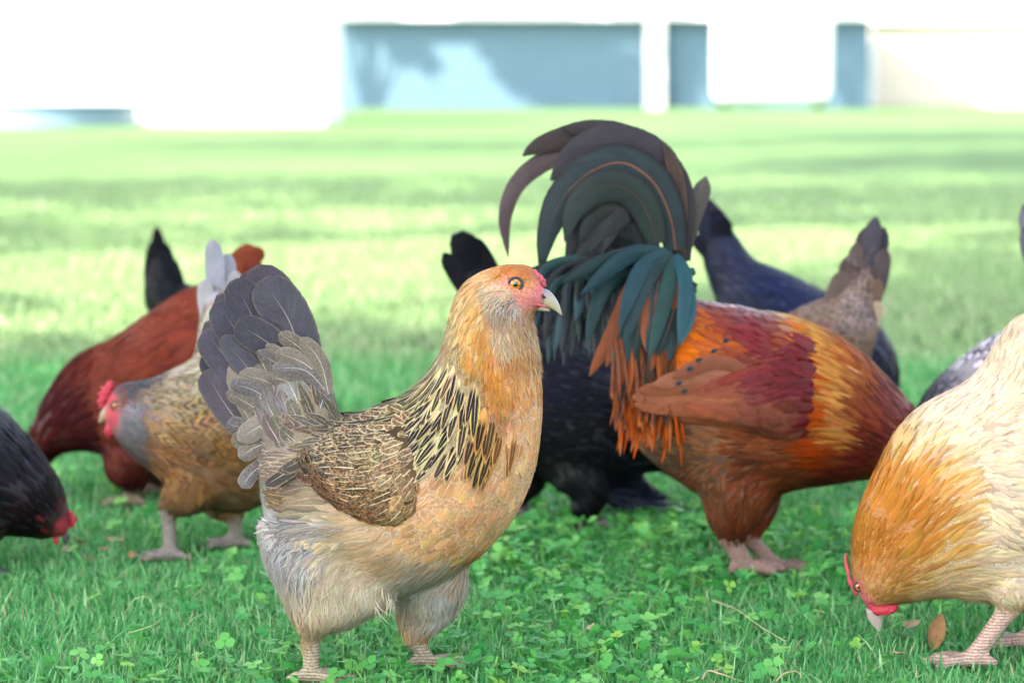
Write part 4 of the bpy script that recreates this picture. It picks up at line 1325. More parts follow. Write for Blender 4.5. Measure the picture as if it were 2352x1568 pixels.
# ================================================================== rooster
def rooster():
    b = Bird('rooster', 'rooster with maroon back, golden hackle and arched black-green tail, bent behind the pale hen', 'rooster', 2.97, 1750, voxel=.004, dens=1.2)
    MA, OR = '#6E161C', '#C8601C'
    b.seeds = [
        # back: maroon, its mauve sheen painted into the seed colours
        S(1600, 690, 'sadl', '#6E3A3E', '#9A6A70', g=.8), S(1660, 700, 'sadl', '#7A2E30', '#824A58', g=1), S(1740, 715, 'cont', '#74222A', '#7A4A58', g=1), S(1820, 725, 'cont', '#6C1A22', '#743A48', g=1), S(1700, 745, 'cont', '#7E3626', '#5E2428', g=.8),
        S(1640, 740, 'sadl', '#B8632C', '#7E4430', e=.2, g=.6), S(1620, 790, 'sadl', '#D06A1C', '#A04A1C', e=.15, g=.5), S(1590, 800, 'sadl', '#C8641E', '#8A4A24', g=.5), S(1670, 770, 'sadl', '#B85A28', '#7A3A2C', e=.2, g=.6),
        S(1780, 770, 'sadl', MA, '#82242A', g=.9), S(1850, 770, 'sadl', MA, '#82242A', g=.9), S(1800, 830, 'sadl', '#641218', '#761C20', g=.9), S(1880, 850, 'sadl', '#5E1018', g=.9), S(1850, 890, 'sadl', '#681618', g=.8),
        # hackle: gold band, orange and red-brown fringes
        S(1840, 712, 'rhak', '#DDB878', '#F0DCAC', g=.4), S(1888, 738, 'rhak', '#D09A54', '#E4C48C', g=.4), S(1928, 790, 'rhak', '#C88A40', '#DCB070', g=.4), S(1945, 850, 'rhak', '#C68A44', '#DAAC66', g=.4), S(1955, 920, 'rhak', '#C48846', '#D6A664', g=.4), S(1960, 990, 'rhak', '#BE8044', '#D09C5C', g=.4),
        S(1878, 775, 'rhak', '#C06A2A', '#A84C1A', e=.2, g=.4), S(1900, 850, 'rhak', '#A84818', '#C06C2A', e=.2, g=.4), S(1905, 940, 'rhak', '#B04A1A', '#C87430', e=.2, g=.4), S(1920, 1030, 'rhak', '#9E3A16', '#B85A24', e=.2, g=.4), S(1890, 1000, 'rhak', '#A8441C', g=.4),
        S(1982, 830, 'rhak', '#9E5428', '#B87A44', g=.4), S(2040, 880, 'rhak', '#8E4A28', '#A86A44', g=.4), S(1990, 930, 'rhak', '#864228', '#9E5C38', g=.4), S(2020, 990, 'rhak', '#7A3020', '#8E4428', g=.5), S(1990, 1050, 'rhak', '#6A2420', '#8A3A24', g=.5), S(2080, 920, 'rhak', '#6A2E2E', g=.5), S(1960, 1090, 'rhak', '#5E2022', '#8A4030', g=.5), S(2060, 1010, 'rhak', '#5A2420', g=.5),
        S(2100, 1000, 'neck', '#7A3A24'), S(2150, 1080, 'neck', '#8A4A28'), S(2150, 1180, 'neck', '#9A4A30'), S(2130, 1220, 'skin', '#C83A40'),
        # rump and rear saddle hackles
        S(1540, 740, 'sadl', '#7A3E24', '#B4622C', g=.5), S(1530, 830, 'sadl', '#B8602C', '#8A4626', g=.4), S(1480, 860, 'sadl', '#A8623C', '#6E4434', e=.2, g=.3), S(1430, 880, 'sadl', '#B07048', '#7A5440', g=.3), S(1400, 930, 'sadl', '#B8764E', '#D09A70', g=.3), S(1380, 900, 'sadl', '#A87858', '#C8A080'),
        S(1460, 960, 'sadl', '#C8682C', '#E08A48', g=.4), S(1500, 980, 'sadl', '#C8642A', '#A84A1C', g=.4), S(1530, 960, 'sadl', '#B85A2C', '#D07838', g=.4), S(1430, 980, 'sadl', '#C88458', '#E0B088'), S(1480, 1030, 'sadl', '#CE7234', '#E08C4C', g=.3),
        # breast, belly and thigh: mottled red-brown
        S(1600, 980, 'silk', '#85583E', '#4A3A34', e=.26, var=.2, sk=.3), S(1560, 1020, 'silk', '#8E6A54', '#3E3430', e=.3, sk=.3), S(1650, 990, 'silk', '#8A5A3E', '#A88060', e=.26, var=.2), S(1480, 1080, 'silk', '#8E7A6C', '#5A504C', e=.3), S(1440, 1040, 'silk', '#A09488', '#6A605C', e=.3), S(1530, 1090, 'silk', '#7A6252', '#3C3432', e=.3),
        S(1600, 1080, 'silk', '#74482F', '#3E2C24', e=.25, sk=.2), S(1700, 1000, 'silk', '#84482C', '#9A6844', e=.26, var=.2), S(1700, 1070, 'silk', '#784028', '#94603E', e=.26, var=.2, sk=.1), S(1780, 960, 'silk', '#84442A', '#9A6040', e=.26, var=.2), S(1800, 1050, 'silk', '#783C24', '#905838', e=.26, var=.2), S(1850, 980, 'silk', '#7C3E26', '#96603E', e=.26, var=.2), S(1880, 1080, 'silk', '#6E3822', '#8A5236', e=.26, var=.2),
        S(1930, 1110, 'silk', '#703C26', '#8E5C40', e=.26, var=.2), S(1740, 1030, 'silk', '#6E3C28', '#2E2220', e=.3, sk=.3, var=.16), S(1640, 1050, 'silk', '#8A5C42', '#2E2624', e=.3, sk=.4, var=.16), S(1560, 1070, 'silk', '#6E4E3C', '#2A2422', e=.35, sk=.4, var=.18), S(1700, 1100, 'silk', '#74402A', '#A0704C', e=.26, var=.16), S(1790, 1010, 'silk', '#8E5236', '#4A2E22', e=.22, var=.22), S(1840, 1030, 'silk', '#7E4229', '#A06A48', e=.26, var=.22), S(1480, 1050, 'silk', '#6E625A', '#2E2A2A', e=.35, var=.16), S(1760, 1130, 'silk', '#6E3822', '#844A30', e=.26, var=.2), S(1680, 1140, 'silk', '#6A3420', '#7E452C', e=.26, var=.2), S(1620, 1140, 'silk', '#744430', '#3C302C', e=.25), S(1690, 1200, 'silk', '#6E3624', '#824A34'), S(1690, 1230, 'sock', '#4E2A1E'), S(1740, 1180, 'silk', '#763C28'), S(1650, 1190, 'silk', '#6A3826', '#4A3028'),
    ]
    b.body([
        ((1545, 700), (1400, 900), .045), ((1585, 690), (1450, 1010), .066), ((1650, 695), (1530, 1085), .084), ((1740, 712), (1620, 1140), .094),
        ((1830, 728), (1745, 1140), .096), ((1905, 760), (1850, 1118), .089), ((1975, 805), (1930, 1108), .077), ((2045, 872), (1985, 1098), .058),
        ((2105, 940), (2040, 1108), .045), ((2150, 1010), (2075, 1128), .036), ((2175, 1090), (2095, 1158), .031), ((2172, 1165), (2105, 1190), .026), ((2150, 1228), (2118, 1222), .014)],
        extra=[([((1600, 715), (1440, 860), .055), ((1580, 680), (1420, 780), .048), ((1565, 630), (1430, 690), .036), ((1545, 590), (1450, 630), .022)], 1)])
    b.leg((1670, 1040, .03), (1690, 1120, .034), (1676, 1234, .034), (1716, 1306, .034), (.056, .046, .018, .012), 1, .05)
    b.leg((1690, 1040, -.03), (1715, 1120, -.03), (1716, 1230, -.005), (1784, 1322, -.005), (.052, .044, .018, .0095), 1, .06)
    b.finish_body('#AE948A')
    b.scatter('plumage', keep=lambda x, p, sd: not (p[1] < 690 and p[0] < 1600), jit=8, grav=.05)
    fe = Feathers()
    r3 = random.Random(9)
    for i in range(140):     # pointed saddle feathers hanging below the wing tip
        f = i / 89
        bx = 1412 + 150 * r3.random(); by = 850 + .22 * (bx - 1412) + r3.uniform(-60, 66)
        ln = r3.uniform(85, 135); sl_ = r3.uniform(-.22, .14)
        b.quill(fe, [(bx - 6, by - 20), (bx + ln * sl_ * .4, by + ln * .5), (bx + ln * sl_, by + ln)], r3.uniform(6, 10), (.066, .088 + .012 * r3.random()),
                (r3.choice(['#B8581E', '#A84818', '#C06026', '#B8704A', '#C05418', '#8E3E16']) if by > 880 else r3.choice(['#6E3A22', '#54301E', '#2A2A2A', '#8E4A26', '#1E3434', '#7A4A38'])), '#9A5024', '#D88444', e=.22, sh=.05, g=.45, camber=.3, n=5, prof='sick')
    fe.build('saddle_hackle', b.root)
    # folded wing: smooth brown bay and the maroon shoulder
    WS = [S(1900, 900, 'sadl', '#5E1018', g=.9), S(1840, 830, 'sadl', '#661418', '#782024', g=.9), S(1770, 850, 'sadl', '#701A1E', '#822A2A', g=.9), S(1780, 930, 'cont', '#7A4436', '#8E5A48', g=.5), S(1720, 830, 'bay', '#8A4A38', '#6A3438', g=.4), S(1820, 950, 'cont', '#7E4638', g=.5), S(1760, 970, 'cont', '#854E3E', '#96604C', g=.4),
          S(1690, 860, 'bay', '#9A5E44', '#A8705A', g=.3, var=.04), S(1620, 880, 'cont', '#9E6048', '#AC745C', g=.3, var=.04), S(1540, 900, 'cont', '#9A6450', '#A87A66', g=.3, var=.04), S(1700, 930, 'bay', '#98593F', '#A86C52', g=.3, var=.04), S(1490, 895, 'sock', '#8A5C48', '#3E3A3A', e=.2, sk=.4), S(1600, 930, 'cont', '#A0624A', g=.3, var=.04)]
    for side in (1, -1):
        def q(fe, sd, l):
            rows = [((1740, 950), (1600, 940), (1455, 928), 40), ((1740, 930), (1600, 918), (1450, 912), 42), ((1735, 905), (1600, 890), (1462, 898), 40), ((1730, 880), (1610, 862), (1500, 884), 38), ((1725, 855), (1640, 832), (1545, 866), 34)]
            for i, (p0, p1, p2, w) in enumerate(rows):
                b.quill(fe, [p0, p1, p2], w, (l + sd * .006, l + sd * (.012 + .0016 * i)), ['#9A5C42', '#A0644A', '#955A40', '#9E6650', '#8E5844'][i], '#A8745C', '#8A5038', e=.06, sh=.03, g=.3, camber=.15)
            for x, y in ((1668, 782), (1640, 806), (1606, 826), (1585, 846), (1560, 880), (1572, 898)):
                b.quill(fe, [(x + 7, y - 2), (x, y), (x - 8, y + 3)], 10, (l + sd * .022, l + sd * .0225), '#2A3E4A', g=.5, prof='round', n=3)
        b.wing([((1900, 800), (1880, 960), 0), ((1860, 775), (1830, 985), 0), ((1790, 785), (1760, 985), 0), ((1720, 810), (1690, 965), 0), ((1640, 845), (1610, 950), 0), ((1560, 875), (1530, 945), 0), ((1490, 895), (1480, 935), 0), ((1455, 905), (1455, 925), 0)],
               WS, .016, side, quills=q)
    # the tail: coverts and the great sickles
    tail = None
    fe = Feathers()
    TC = ['#10201E', '#142C2A', '#12242C', '#1C3C3C', '#0E1614', '#1A3630', '#141E20', '#101418', '#20444A']
    r2 = random.Random(5)
    for i in range(120):      # coverts falling from the root of the tail
        f = r2.random()
        bx = 1330 + 235 * f + r2.uniform(-14, 14); by = 640 - 62 * math.sin(math.pi * min(1, .15 + f * .75)) + r2.uniform(-10, 40)
        ang = math.radians(r2.uniform(8, 62) * (1.05 - .65 * f))
        ln = r2.uniform(130, 250)
        ex = bx - math.sin(ang) * ln; ey = by + math.cos(ang) * ln
        mx, my = bx + (ex - bx) * .62 - 10, by + (ey - by) * .40 - 14
        lt = .030 + .036 * r2.random()
        b.quill(fe, [(bx + 22, by + 4), (mx, my), (ex, ey)], r2.uniform(22, 42), (.010, lt), r2.choice(TC), '#0A0F10', '#2A1C18', e=.22, sh=.03, g=1, camber=.25, n=6, prof='sick')
    for i in range(18):
        f = i / 17
        bx = 1450 + 110 * f; by = 640 + 30 * r2.random()
        ln = r2.uniform(150, 250); an = r2.uniform(.02, .5)
        b.quill(fe, [(bx, by), (bx - ln * .4 * an, by + ln * .5), (bx - ln * an, by + ln)], r2.uniform(28, 40), (.045, .075), r2.choice(['#183434', '#22484A', '#7A4428', '#1E3E42', '#8A4A2A', '#142A2A', '#5A3020']), '#A0582C', '#B0643A', e=.08, sh=.05, g=.8, camber=.2, n=6, prof='sick')
    for pts, w, c in (([(1535, 578), (1470, 625), (1420, 760)], 40, '#183E48'), ([(1545, 582), (1480, 650), (1432, 800)], 42, '#173638'), ([(1550, 585), (1575, 650), (1560, 800)], 36, '#1B4650'), ([(1548, 585), (1530, 680), (1490, 830)], 38, '#1D3E3A'),
                      ([(1530, 580), (1440, 590), (1330, 680)], 40, '#163840'), ([(1500, 600), (1400, 600), (1290, 650)], 40, '#142E2E'), ([(1480, 620), (1390, 660), (1345, 790)], 38, '#153232'), ([(1560, 590), (1585, 700), (1565, 790)], 32, '#22525A')):
        b.quill(fe, pts, w, (.03, .088), c, '#10181A', '#23302E', e=.08, sh=.03, g=.9, camber=.22, n=7, prof='sick')
    tail = fe.build('tail', b.root)
    K1, K2 = '#23222A', '#2A2426'
    SI = [
        ([(1560, 600), (1556, 460), (1510, 375), (1440, 335), (1370, 335), (1310, 365), (1262, 418)], 96, (-.006, -.006), '#332E36', '#463A3C', '#1E1C20', .08, .02),
        ([(1545, 600), (1545, 430), (1490, 345), (1420, 310), (1350, 298), (1283, 293)], 62, (-.020, -.020), '#352F34', '#4A3C3C', '#221E20', .06, .02),
        ([(1520, 520), (1450, 350), (1370, 312), (1290, 318), (1235, 336), (1198, 360)], 54, (-.030, -.034), '#3C3032', '#54423E', '#4A3A34', .06, .02),
        ([(1500, 560), (1440, 400), (1350, 345), (1262, 365), (1190, 420), (1160, 500), (1168, 596)], 50, (-.040, -.040), '#55464A', '#6E5848', '#8A6A50', .18, .03),
        ([(1552, 575), (1540, 500), (1508, 428), (1460, 385), (1410, 374), (1345, 402), (1290, 460), (1256, 540), (1240, 640)], 92, (.008, .012), '#22343A', '#121318', '#A8623A', .30, .035, .45),
        ([(1510, 560), (1491, 500), (1463, 452), (1422, 428), (1365, 436), (1318, 486), (1296, 560)], 78, (.016, .020), '#22322F', '#101215', '#5A3A2C', .25, .03, .5),
        ([(1500, 590), (1470, 520), (1420, 480), (1370, 490), (1330, 560)], 70, (.010, .012), '#182222', '#0E0F12', '#5A4438', .2, .03, .4),
        ([(1440, 600), (1390, 560), (1345, 500), (1322, 478)], 60, (-.002, .002), '#1C2628', '#15161A', '#8A5A44', .1, .03),
        ([(1565, 580), (1562, 470), (1548, 390), (1524, 326)], 34, (.002, .004), '#4A3A36', '#8A6448', '#8A6448', .15, .03),
        ([(1560, 610), (1590, 500), (1612, 440), (1622, 404)], 46, (-.02, -.03), '#55504C', '#6A5A52', '#6A5A52', .1, .03),
        ([(1555, 620), (1580, 540), (1592, 500), (1598, 470)], 36, (-.022, -.026), '#6A5044', '#8A6450', '#8A6450', .1, .03),
        ([(1500, 560), (1420, 500), (1340, 520), (1300, 640)], 66, (-.004, -.004), '#1E2426', '#15161A', '#3A2E2A', .2, .03),
    ]
    for i in range(26):     # dark inner feathers that fill the arch
        t = r2.random()
        px_, py_ = 1300 + 110 * t + r2.uniform(-8, 8), 520 + 70 * (1 - t) + r2.uniform(-25, 25)
        SI.append(([(1500 + r2.uniform(-30, 30), 610 + r2.uniform(-15, 15)), ((1500 + px_) / 2, 530 - 40 * t + r2.uniform(-12, 12)), (px_, py_ + 30)], r2.uniform(24, 40), (.004, .012 + .012 * r2.random()), r2.choice(['#14181C', '#181C1C', '#1C2626', '#201C20']), '#0C0D10', '#3A2C26', .15, .03, .3))
    for pts, w, lat, c, cb, cs, e, sh, *br in SI:
        fe = Feathers()
        b.quill(fe, pts, w, lat, c, cb, cs, e=e, sh=sh, g=.92, bar=br[0] if br else 0, camber=.08, n=8, prof='sick', wav=.06)
        fe.build('sickle_feather', tail)
    b.beak([(2155, 1225), (2150, 1260), (2138, 1290)], [(2118, 1222), (2122, 1255), (2136, 1290)], .009)
    lump('comb', [b.P(2168, 1110), b.P(2186, 1160), b.P(2176, 1215)], [.004, .010, .003], M_COMB, b.root, 2, .6, .5)
    lump('wattle', [b.P(2110, 1205, .012), b.P(2096, 1235, .014), b.P(2102, 1258, .012)], [.004, .009, .004], M_COMB, b.root, 4, .5, .3)
    b.eye(2148, 1185, .0055, 1)


# ================================================================== pale buff hen at the right
def buff_hen():
    b = Bird('hen', 'pale buff hen with an orange neck pecking at the grass, cut by the right edge', 'hen', 2.52, 2300, voxel=.0032, dens=1.35)
    C1, C2, C3 = '#E4C6A4', '#ECD4B8', '#F2E0CC'
    b.seeds = [
        S(2340, 740, 'silk', '#EAD0B2', C3), S(2300, 800, 'silk', '#E6D0B0', C3), S(2330, 830, 'silk', '#D8AE78', '#EAD2AC'), S(2260, 850, 'silk', '#E8D4B4', C3), S(2200, 890, 'silk', '#EAD2B6', C3, e=.25, var=.05), S(2130, 930, 'silk', '#ECD2B8', C3, var=.05), S(2070, 990, 'silk', '#E9D0B0', C3),
        S(2300, 920, 'silk', '#E9CEB0', C3, e=.2), S(2230, 960, 'silk', '#E9D0B0', C3, e=.2), S(2330, 1000, 'silk', '#EAD2B4', C3, e=.2), S(2160, 1010, 'silk', '#E9D0B0', C2, e=.2), S(2240, 1050, 'silk', '#E2C8A2', C3, e=.2, var=.06), S(2300, 1100, 'silk', '#E8CCAC', C3, e=.2), S(2190, 1100, 'silk', '#E2C8A0', C2, e=.2, var=.06),
        S(2090, 1050, 'sadl', '#DDB88A', C2, e=.2, var=.06), S(2040, 1060, 'sadl', '#DDB680', '#EEDCB8', e=.2, var=.06), S(2020, 1110, 'rhak', '#CC8E4A', '#D89E5A', e=.22, sh=.03, var=.07), S(2060, 1120, 'rhak', '#C8863F', '#D89C58', e=.22, sh=.03, var=.07), S(2100, 1120, 'rhak', '#D8A860', '#E2BC84', e=.22, sh=.03, var=.07),
        S(1985, 1170, 'rhak', '#C07C36', '#CE8E48', e=.22, sh=.03, var=.07), S(2040, 1190, 'rhak', '#BC7634', '#CC8A46', e=.22, sh=.03, var=.07), S(2095, 1190, 'rhak', '#C88846', '#DCA766', e=.22, sh=.03, var=.07), S(2130, 1150, 'rhak', '#DCB478', '#EED6B0', e=.2, var=.06),
        S(1960, 1220, 'neck', '#BA7834', '#D8A654', e=.2), S(1965, 1280, 'neck', '#B47232', '#D6A256', e=.2), S(2010, 1250, 'neck', '#B87432', '#DAA858', e=.2), S(2060, 1260, 'rhak', '#BC7C3A', '#D49A54', e=.2, var=.06), S(2110, 1260, 'rhak', '#D29C52', '#E6C48C', e=.2, var=.06), S(2130, 1320, 'silk', '#DCB888', '#EAD2AC', e=.2),
        S(1985, 1320, 'neck', '#BC8046', '#DDB478', e=.2), S(2030, 1330, 'neck', '#BE8044', '#E0B878', e=.2), S(2075, 1340, 'neck', '#CE9E5C', '#E6CA98', e=.2), S(2100, 1375, 'neck', '#D6B684', '#EAD8B4', e=.2), S(2020, 1370, 'beard', '#C89450', '#DDB87C'), S(2060, 1380, 'beard', '#CC9C5C', '#E2C494'),
        S(1962, 1335, 'skin', '#E07880'), S(1958, 1318, 'tiny', '#C48C50'), S(1978, 1362, 'skin', '#E8808A'), S(1995, 1388, 'skin', '#DC5868'), S(1992, 1350, 'tiny', '#C8945A'), S(2010, 1392, 'skin', '#D84858'),
        S(2180, 1180, 'silk', '#E4CCA4', C2, e=.2), S(2250, 1180, 'silk', '#EAD0B2', C3, e=.2), S(2330, 1200, 'silk', '#E8CCAC', C3, e=.2), S(2190, 1260, 'silk', '#E2C79C', C2, e=.2), S(2270, 1280, 'silk', '#E6D4B8', C3, e=.2), S(2180, 1340, 'silk', '#E0C8A0', C2, e=.2), S(2260, 1350, 'silk', '#E0CBA8', C2), S(2210, 1385, 'silk', '#D2BC9C'),
        S(2320, 1370, 'sock', '#D6B68A', '#E4CEA8'), S(2300, 1400, 'sock', '#CCA87C', '#DCC09A'), S(2450, 900, 'silk', '#EAD0B2', C3), S(2450, 1200, 'silk', '#E8CCAC', C3), S(2600, 900, 'silk', '#EAD0B2', C3), S(2600, 1200, 'silk', '#E8CCAC', C3), S(2720, 1000, 'flf', '#F0E6D8'),
    ]
    b.body([
        ((2760, 860), (2720, 1130), .045), ((2650, 800), (2640, 1290), .075), ((2520, 745), (2560, 1385), .095), ((2405, 715), (2430, 1392), .102), ((2330, 735), (2370, 1392), .102),
        ((2258, 845), (2310, 1388), .099), ((2190, 895), (2240, 1380), .094), ((2122, 930), (2185, 1372), .086), ((2062, 990), (2150, 1372), .076), ((2025, 1060), (2130, 1374), .066),
        ((1995, 1115), (2112, 1378), .058), ((1972, 1170), (2096, 1380), .050), ((1958, 1225), (2076, 1382), .043), ((1954, 1285), (2052, 1386), .035), ((1960, 1330), (2032, 1392), .027), ((1974, 1366), (2024, 1400), .019), ((1990, 1392), (2020, 1406), .010)],
        extra=[([((2640, 840), (2480, 800), .05), ((2650, 700), (2490, 680), .04), ((2640, 600), (2520, 600), .02), ((2610, 560), (2560, 560), .01)], 1)])
    b.leg((2370, 1290, .04), (2330, 1330, .045), (2318, 1395, .045), (2228, 1535, .045), (.045, .034, .0150, .0095), -1, .055)
    b.leg((2440, 1290, -.04), (2400, 1330, -.045), (2400, 1400, -.045), (2352, 1500, -.045), (.045, .034, .0150, .0095), -1, .055)
    b.finish_body('#D8BFB4')
    b.scatter('plumage', jit=8, grav=.06)
    WS = [S(2250, 950, 'silk', '#E9CEB0', C3, e=.2, var=.05), S(2330, 950, 'silk', '#EAD0B2', C3, e=.2, var=.05), S(2280, 1080, 'silk', '#EAD0B2', C3, e=.2, var=.05), S(2400, 1050, 'silk', '#EAD0B2', C3, var=.05), S(2330, 1150, 'silk', '#EAD0B2', C3, e=.2), S(2500, 1000, 'bay', '#EAD0B2', C3, var=.05)]
    for side in (1, -1):
        b.wing([((2170, 960), (2200, 1150), 0), ((2220, 915), (2250, 1210), 0), ((2300, 880), (2330, 1230), 0), ((2400, 860), (2420, 1200), 0), ((2500, 860), (2520, 1120), 0), ((2580, 880), (2590, 1030), 0), ((2640, 910), (2645, 960), 0)], WS, .014, side)
    fe = Feathers()
    for i in range(9):
        b.quill(fe, [(2600, 760), (2590 + 12 * i, 640), (2560 + 22 * i, 520 + abs(i - 4) * 8)], 60, (0, .02 * math.sin(i * 2.1)), '#EAD0B2', '#F4EBDD', e=.1, sh=.03, g=.2)
    fe.build('tail', b.root)
    b.beak([(1988, 1398), (1996, 1425), (2018, 1450)], [(2022, 1400), (2027, 1425), (2021, 1450)], .0088, '#D8C0BC', '#E6D0C8')
    lump('wattle', [b.PL(1996, 1384, .014), b.PL(2018, 1400, .018), b.PL(2048, 1398, .020), b.PL(2062, 1390, .018)], [.003, .0058, .005, .002], M_COMB, b.root, 4, .6, .3)
    lump('comb', [b.P(1944, 1270), b.P(1943, 1290), b.P(1955, 1340), b.P(1968, 1368)], [.0010, .0018, .0024, .0014], M_PINK, b.root, 6, .6, .6)
    b.eye(1968, 1340, .0048, 1)


# ================================================================== the hens further back
def quick(name_label, d, x0, rings, seeds, legs, stump=None, tail=(), wings=None, eye=None, beak=None, comb=None, wattle=None, leg_col='#A89A88', dens=1.08, voxel=.005, grav=.05, tail_name='tail'):
    b = Bird('hen', name_label, 'hen', d, x0, voxel=voxel, dens=dens)
    b.seeds = seeds
    b.body(rings, extra=[(stump, 1)] if stump else ())
    for l in legs: b.leg(*l)
    b.finish_body(leg_col)
    b.scatter('plumage', jit=9, grav=grav)
    if wings:
        for side in (1, -1): b.wing(wings[0], wings[1], .014, side)
    if tail:
        fe = Feathers()
        for t in tail:
            b.quill(fe, t[0], t[1], t[2], *t[3:6], e=t[6] if len(t) > 6 else .1, sh=.03, g=.4, bar=t[7] if len(t) > 7 else 0, camber=.15)
        fe.build(tail_name, b.root)
    if eye: b.eye(*eye)
    if beak: b.beak(*beak)
    if comb: lump('comb', [b.P(*p) for p in comb[0]], comb[1], M_COMB, b.root, 5, .5, .6)
    if wattle: lump('wattle', [b.P(*p) for p in wattle[0]], wattle[1], M_COMB, b.root, 6, .5, .3)
    return b


def speckled_hen():
    G1, B1, B2 = '#8A8480', '#B08048', '#5A4838'
    BR = dict(e=.25, bar=.75, var=.15)
    quick('brown and gold barred hen with a red comb and pale grey tail, facing left', 3.09, 430,
          [((600, 770), (640, 1000), .05), ((560, 785), (640, 1120), .075), ((500, 800), (575, 1170), .088), ((440, 825), (500, 1168), .090), ((392, 848), (420, 1140), .082), ((352, 866), (362, 1092), .066),
           ((326, 872), (318, 1056), .052), ((306, 872), (285, 1028), .042), ((290, 874), (262, 1000), .034), ((272, 882), (248, 984), .028), ((256, 896), (240, 972), .018), ((246, 920), (236, 960), .009)],
          [S(330, 875, 'tiny', '#3E4048'), S(300, 880, 'tiny', '#4A4648'), S(290, 915, 'tiny', '#7A4A38'), S(310, 900, 'tiny', '#44464E'), S(285, 888, 'tiny', '#44464E'), S(262, 918, 'skin', '#D04858'), S(268, 950, 'skin', '#D85064'), S(250, 945, 'skin', '#E06A6A'), S(300, 955, 'beard', '#80828A'), S(310, 930, 'beard', '#8E9098'), S(320, 970, 'beard', '#7A7A80', '#9A9A9C'), S(290, 1000, 'beard', '#8A8688'), S(310, 1030, 'beard', '#7E7876'),
           S(340, 900, 'neck', '#6A6058', '#A08A68', **BR), S(360, 950, 'hack', B2, '#C09458', **BR), S(370, 1010, 'hack', '#96683A', '#5A4A3E', **BR), S(400, 900, 'sadl', '#6E665C', '#BCA882', **BR), S(440, 860, 'sadl', '#8A8478', '#C0B496', **BR), S(430, 940, 'cont', '#5A5048', '#C09A5C', **BR), S(480, 830, 'cont', '#9A968E', '#C8BCA4', **BR),
           S(480, 920, 'cont', '#544A42', '#B8955C', **BR), S(540, 860, 'cont', G1, '#BEB298', **BR), S(420, 1020, 'cont', '#8A6844', '#54463A', **BR), S(480, 1010, 'cont', '#8A6236', '#4E4034', **BR), S(540, 980, 'cont', '#6E5A42', '#B08850', **BR), S(440, 1090, 'soft', '#7E5A38', '#A07848', e=.2), S(520, 1090, 'soft', '#6E5238', '#8E6A42', e=.2), S(360, 1080, 'cont', '#9A6C3E', '#6E5440', e=.2),
           S(480, 1150, 'soft', '#6A5840', '#8A7656'), S(560, 1150, 'soft', '#7A6446', '#988060'), S(400, 1135, 'soft', '#7A6048'), S(540, 1190, 'sock', '#A88460'), S(350, 1130, 'sock', '#9A8472'), S(385, 1150, 'sock', '#8A7A6A'), S(500, 740, 'cont', '#B0A49C', '#C8BEB8'), S(520, 680, 'cont', '#A8A4A8', '#C8C4C8')],
          [((470, 1090, .045), (430, 1130, .05), (385, 1165, .045), (392, 1278, .045), (.045, .03, .013, .009), -1, .055), ((560, 1090, -.04), (520, 1140, -.05), (540, 1190, -.04), (542, 1262, -.04), (.045, .034, .013, .009), -1, .055),
           ],
          stump=[((450, 830), (560, 900), .05), ((455, 760), (560, 800), .035), ((462, 700), (545, 720), .022), ((475, 650), (525, 660), .010)],
          tail=[([(500, 760), (495, 650), (488, 548)], 46, (0, .01), '#A8A8B4', '#BEBEC8', '#B8B8C0'), ([(510, 760), (520, 660), (522, 580)], 44, (-.01, -.01), '#A0A0AC', '#B8B8C0', '#B8B8C0'), ([(520, 770), (535, 690), (540, 620)], 44, (.01, .0), '#A4A2A8', '#BCB8BC', '#B8B8C0'), ([(490, 780), (474, 700), (470, 640)], 40, (.012, .016), '#B4B0B4', '#C8C4C8', '#C8C4C8')],
          eye=(274, 925, .0055, 1), beak=([(246, 925), (232, 945), (226, 968)], [(256, 960), (240, 966), (228, 972)], .008, '#A89880', '#D8C498'),
          comb=([(258, 876), (246, 895), (238, 915), (232, 940)], [.003, .0065, .0075, .003]), wattle=([(262, 955, .012), (256, 985, .016), (252, 1002, .014)], [.004, .007, .003]), leg_col='#A8A4A0')


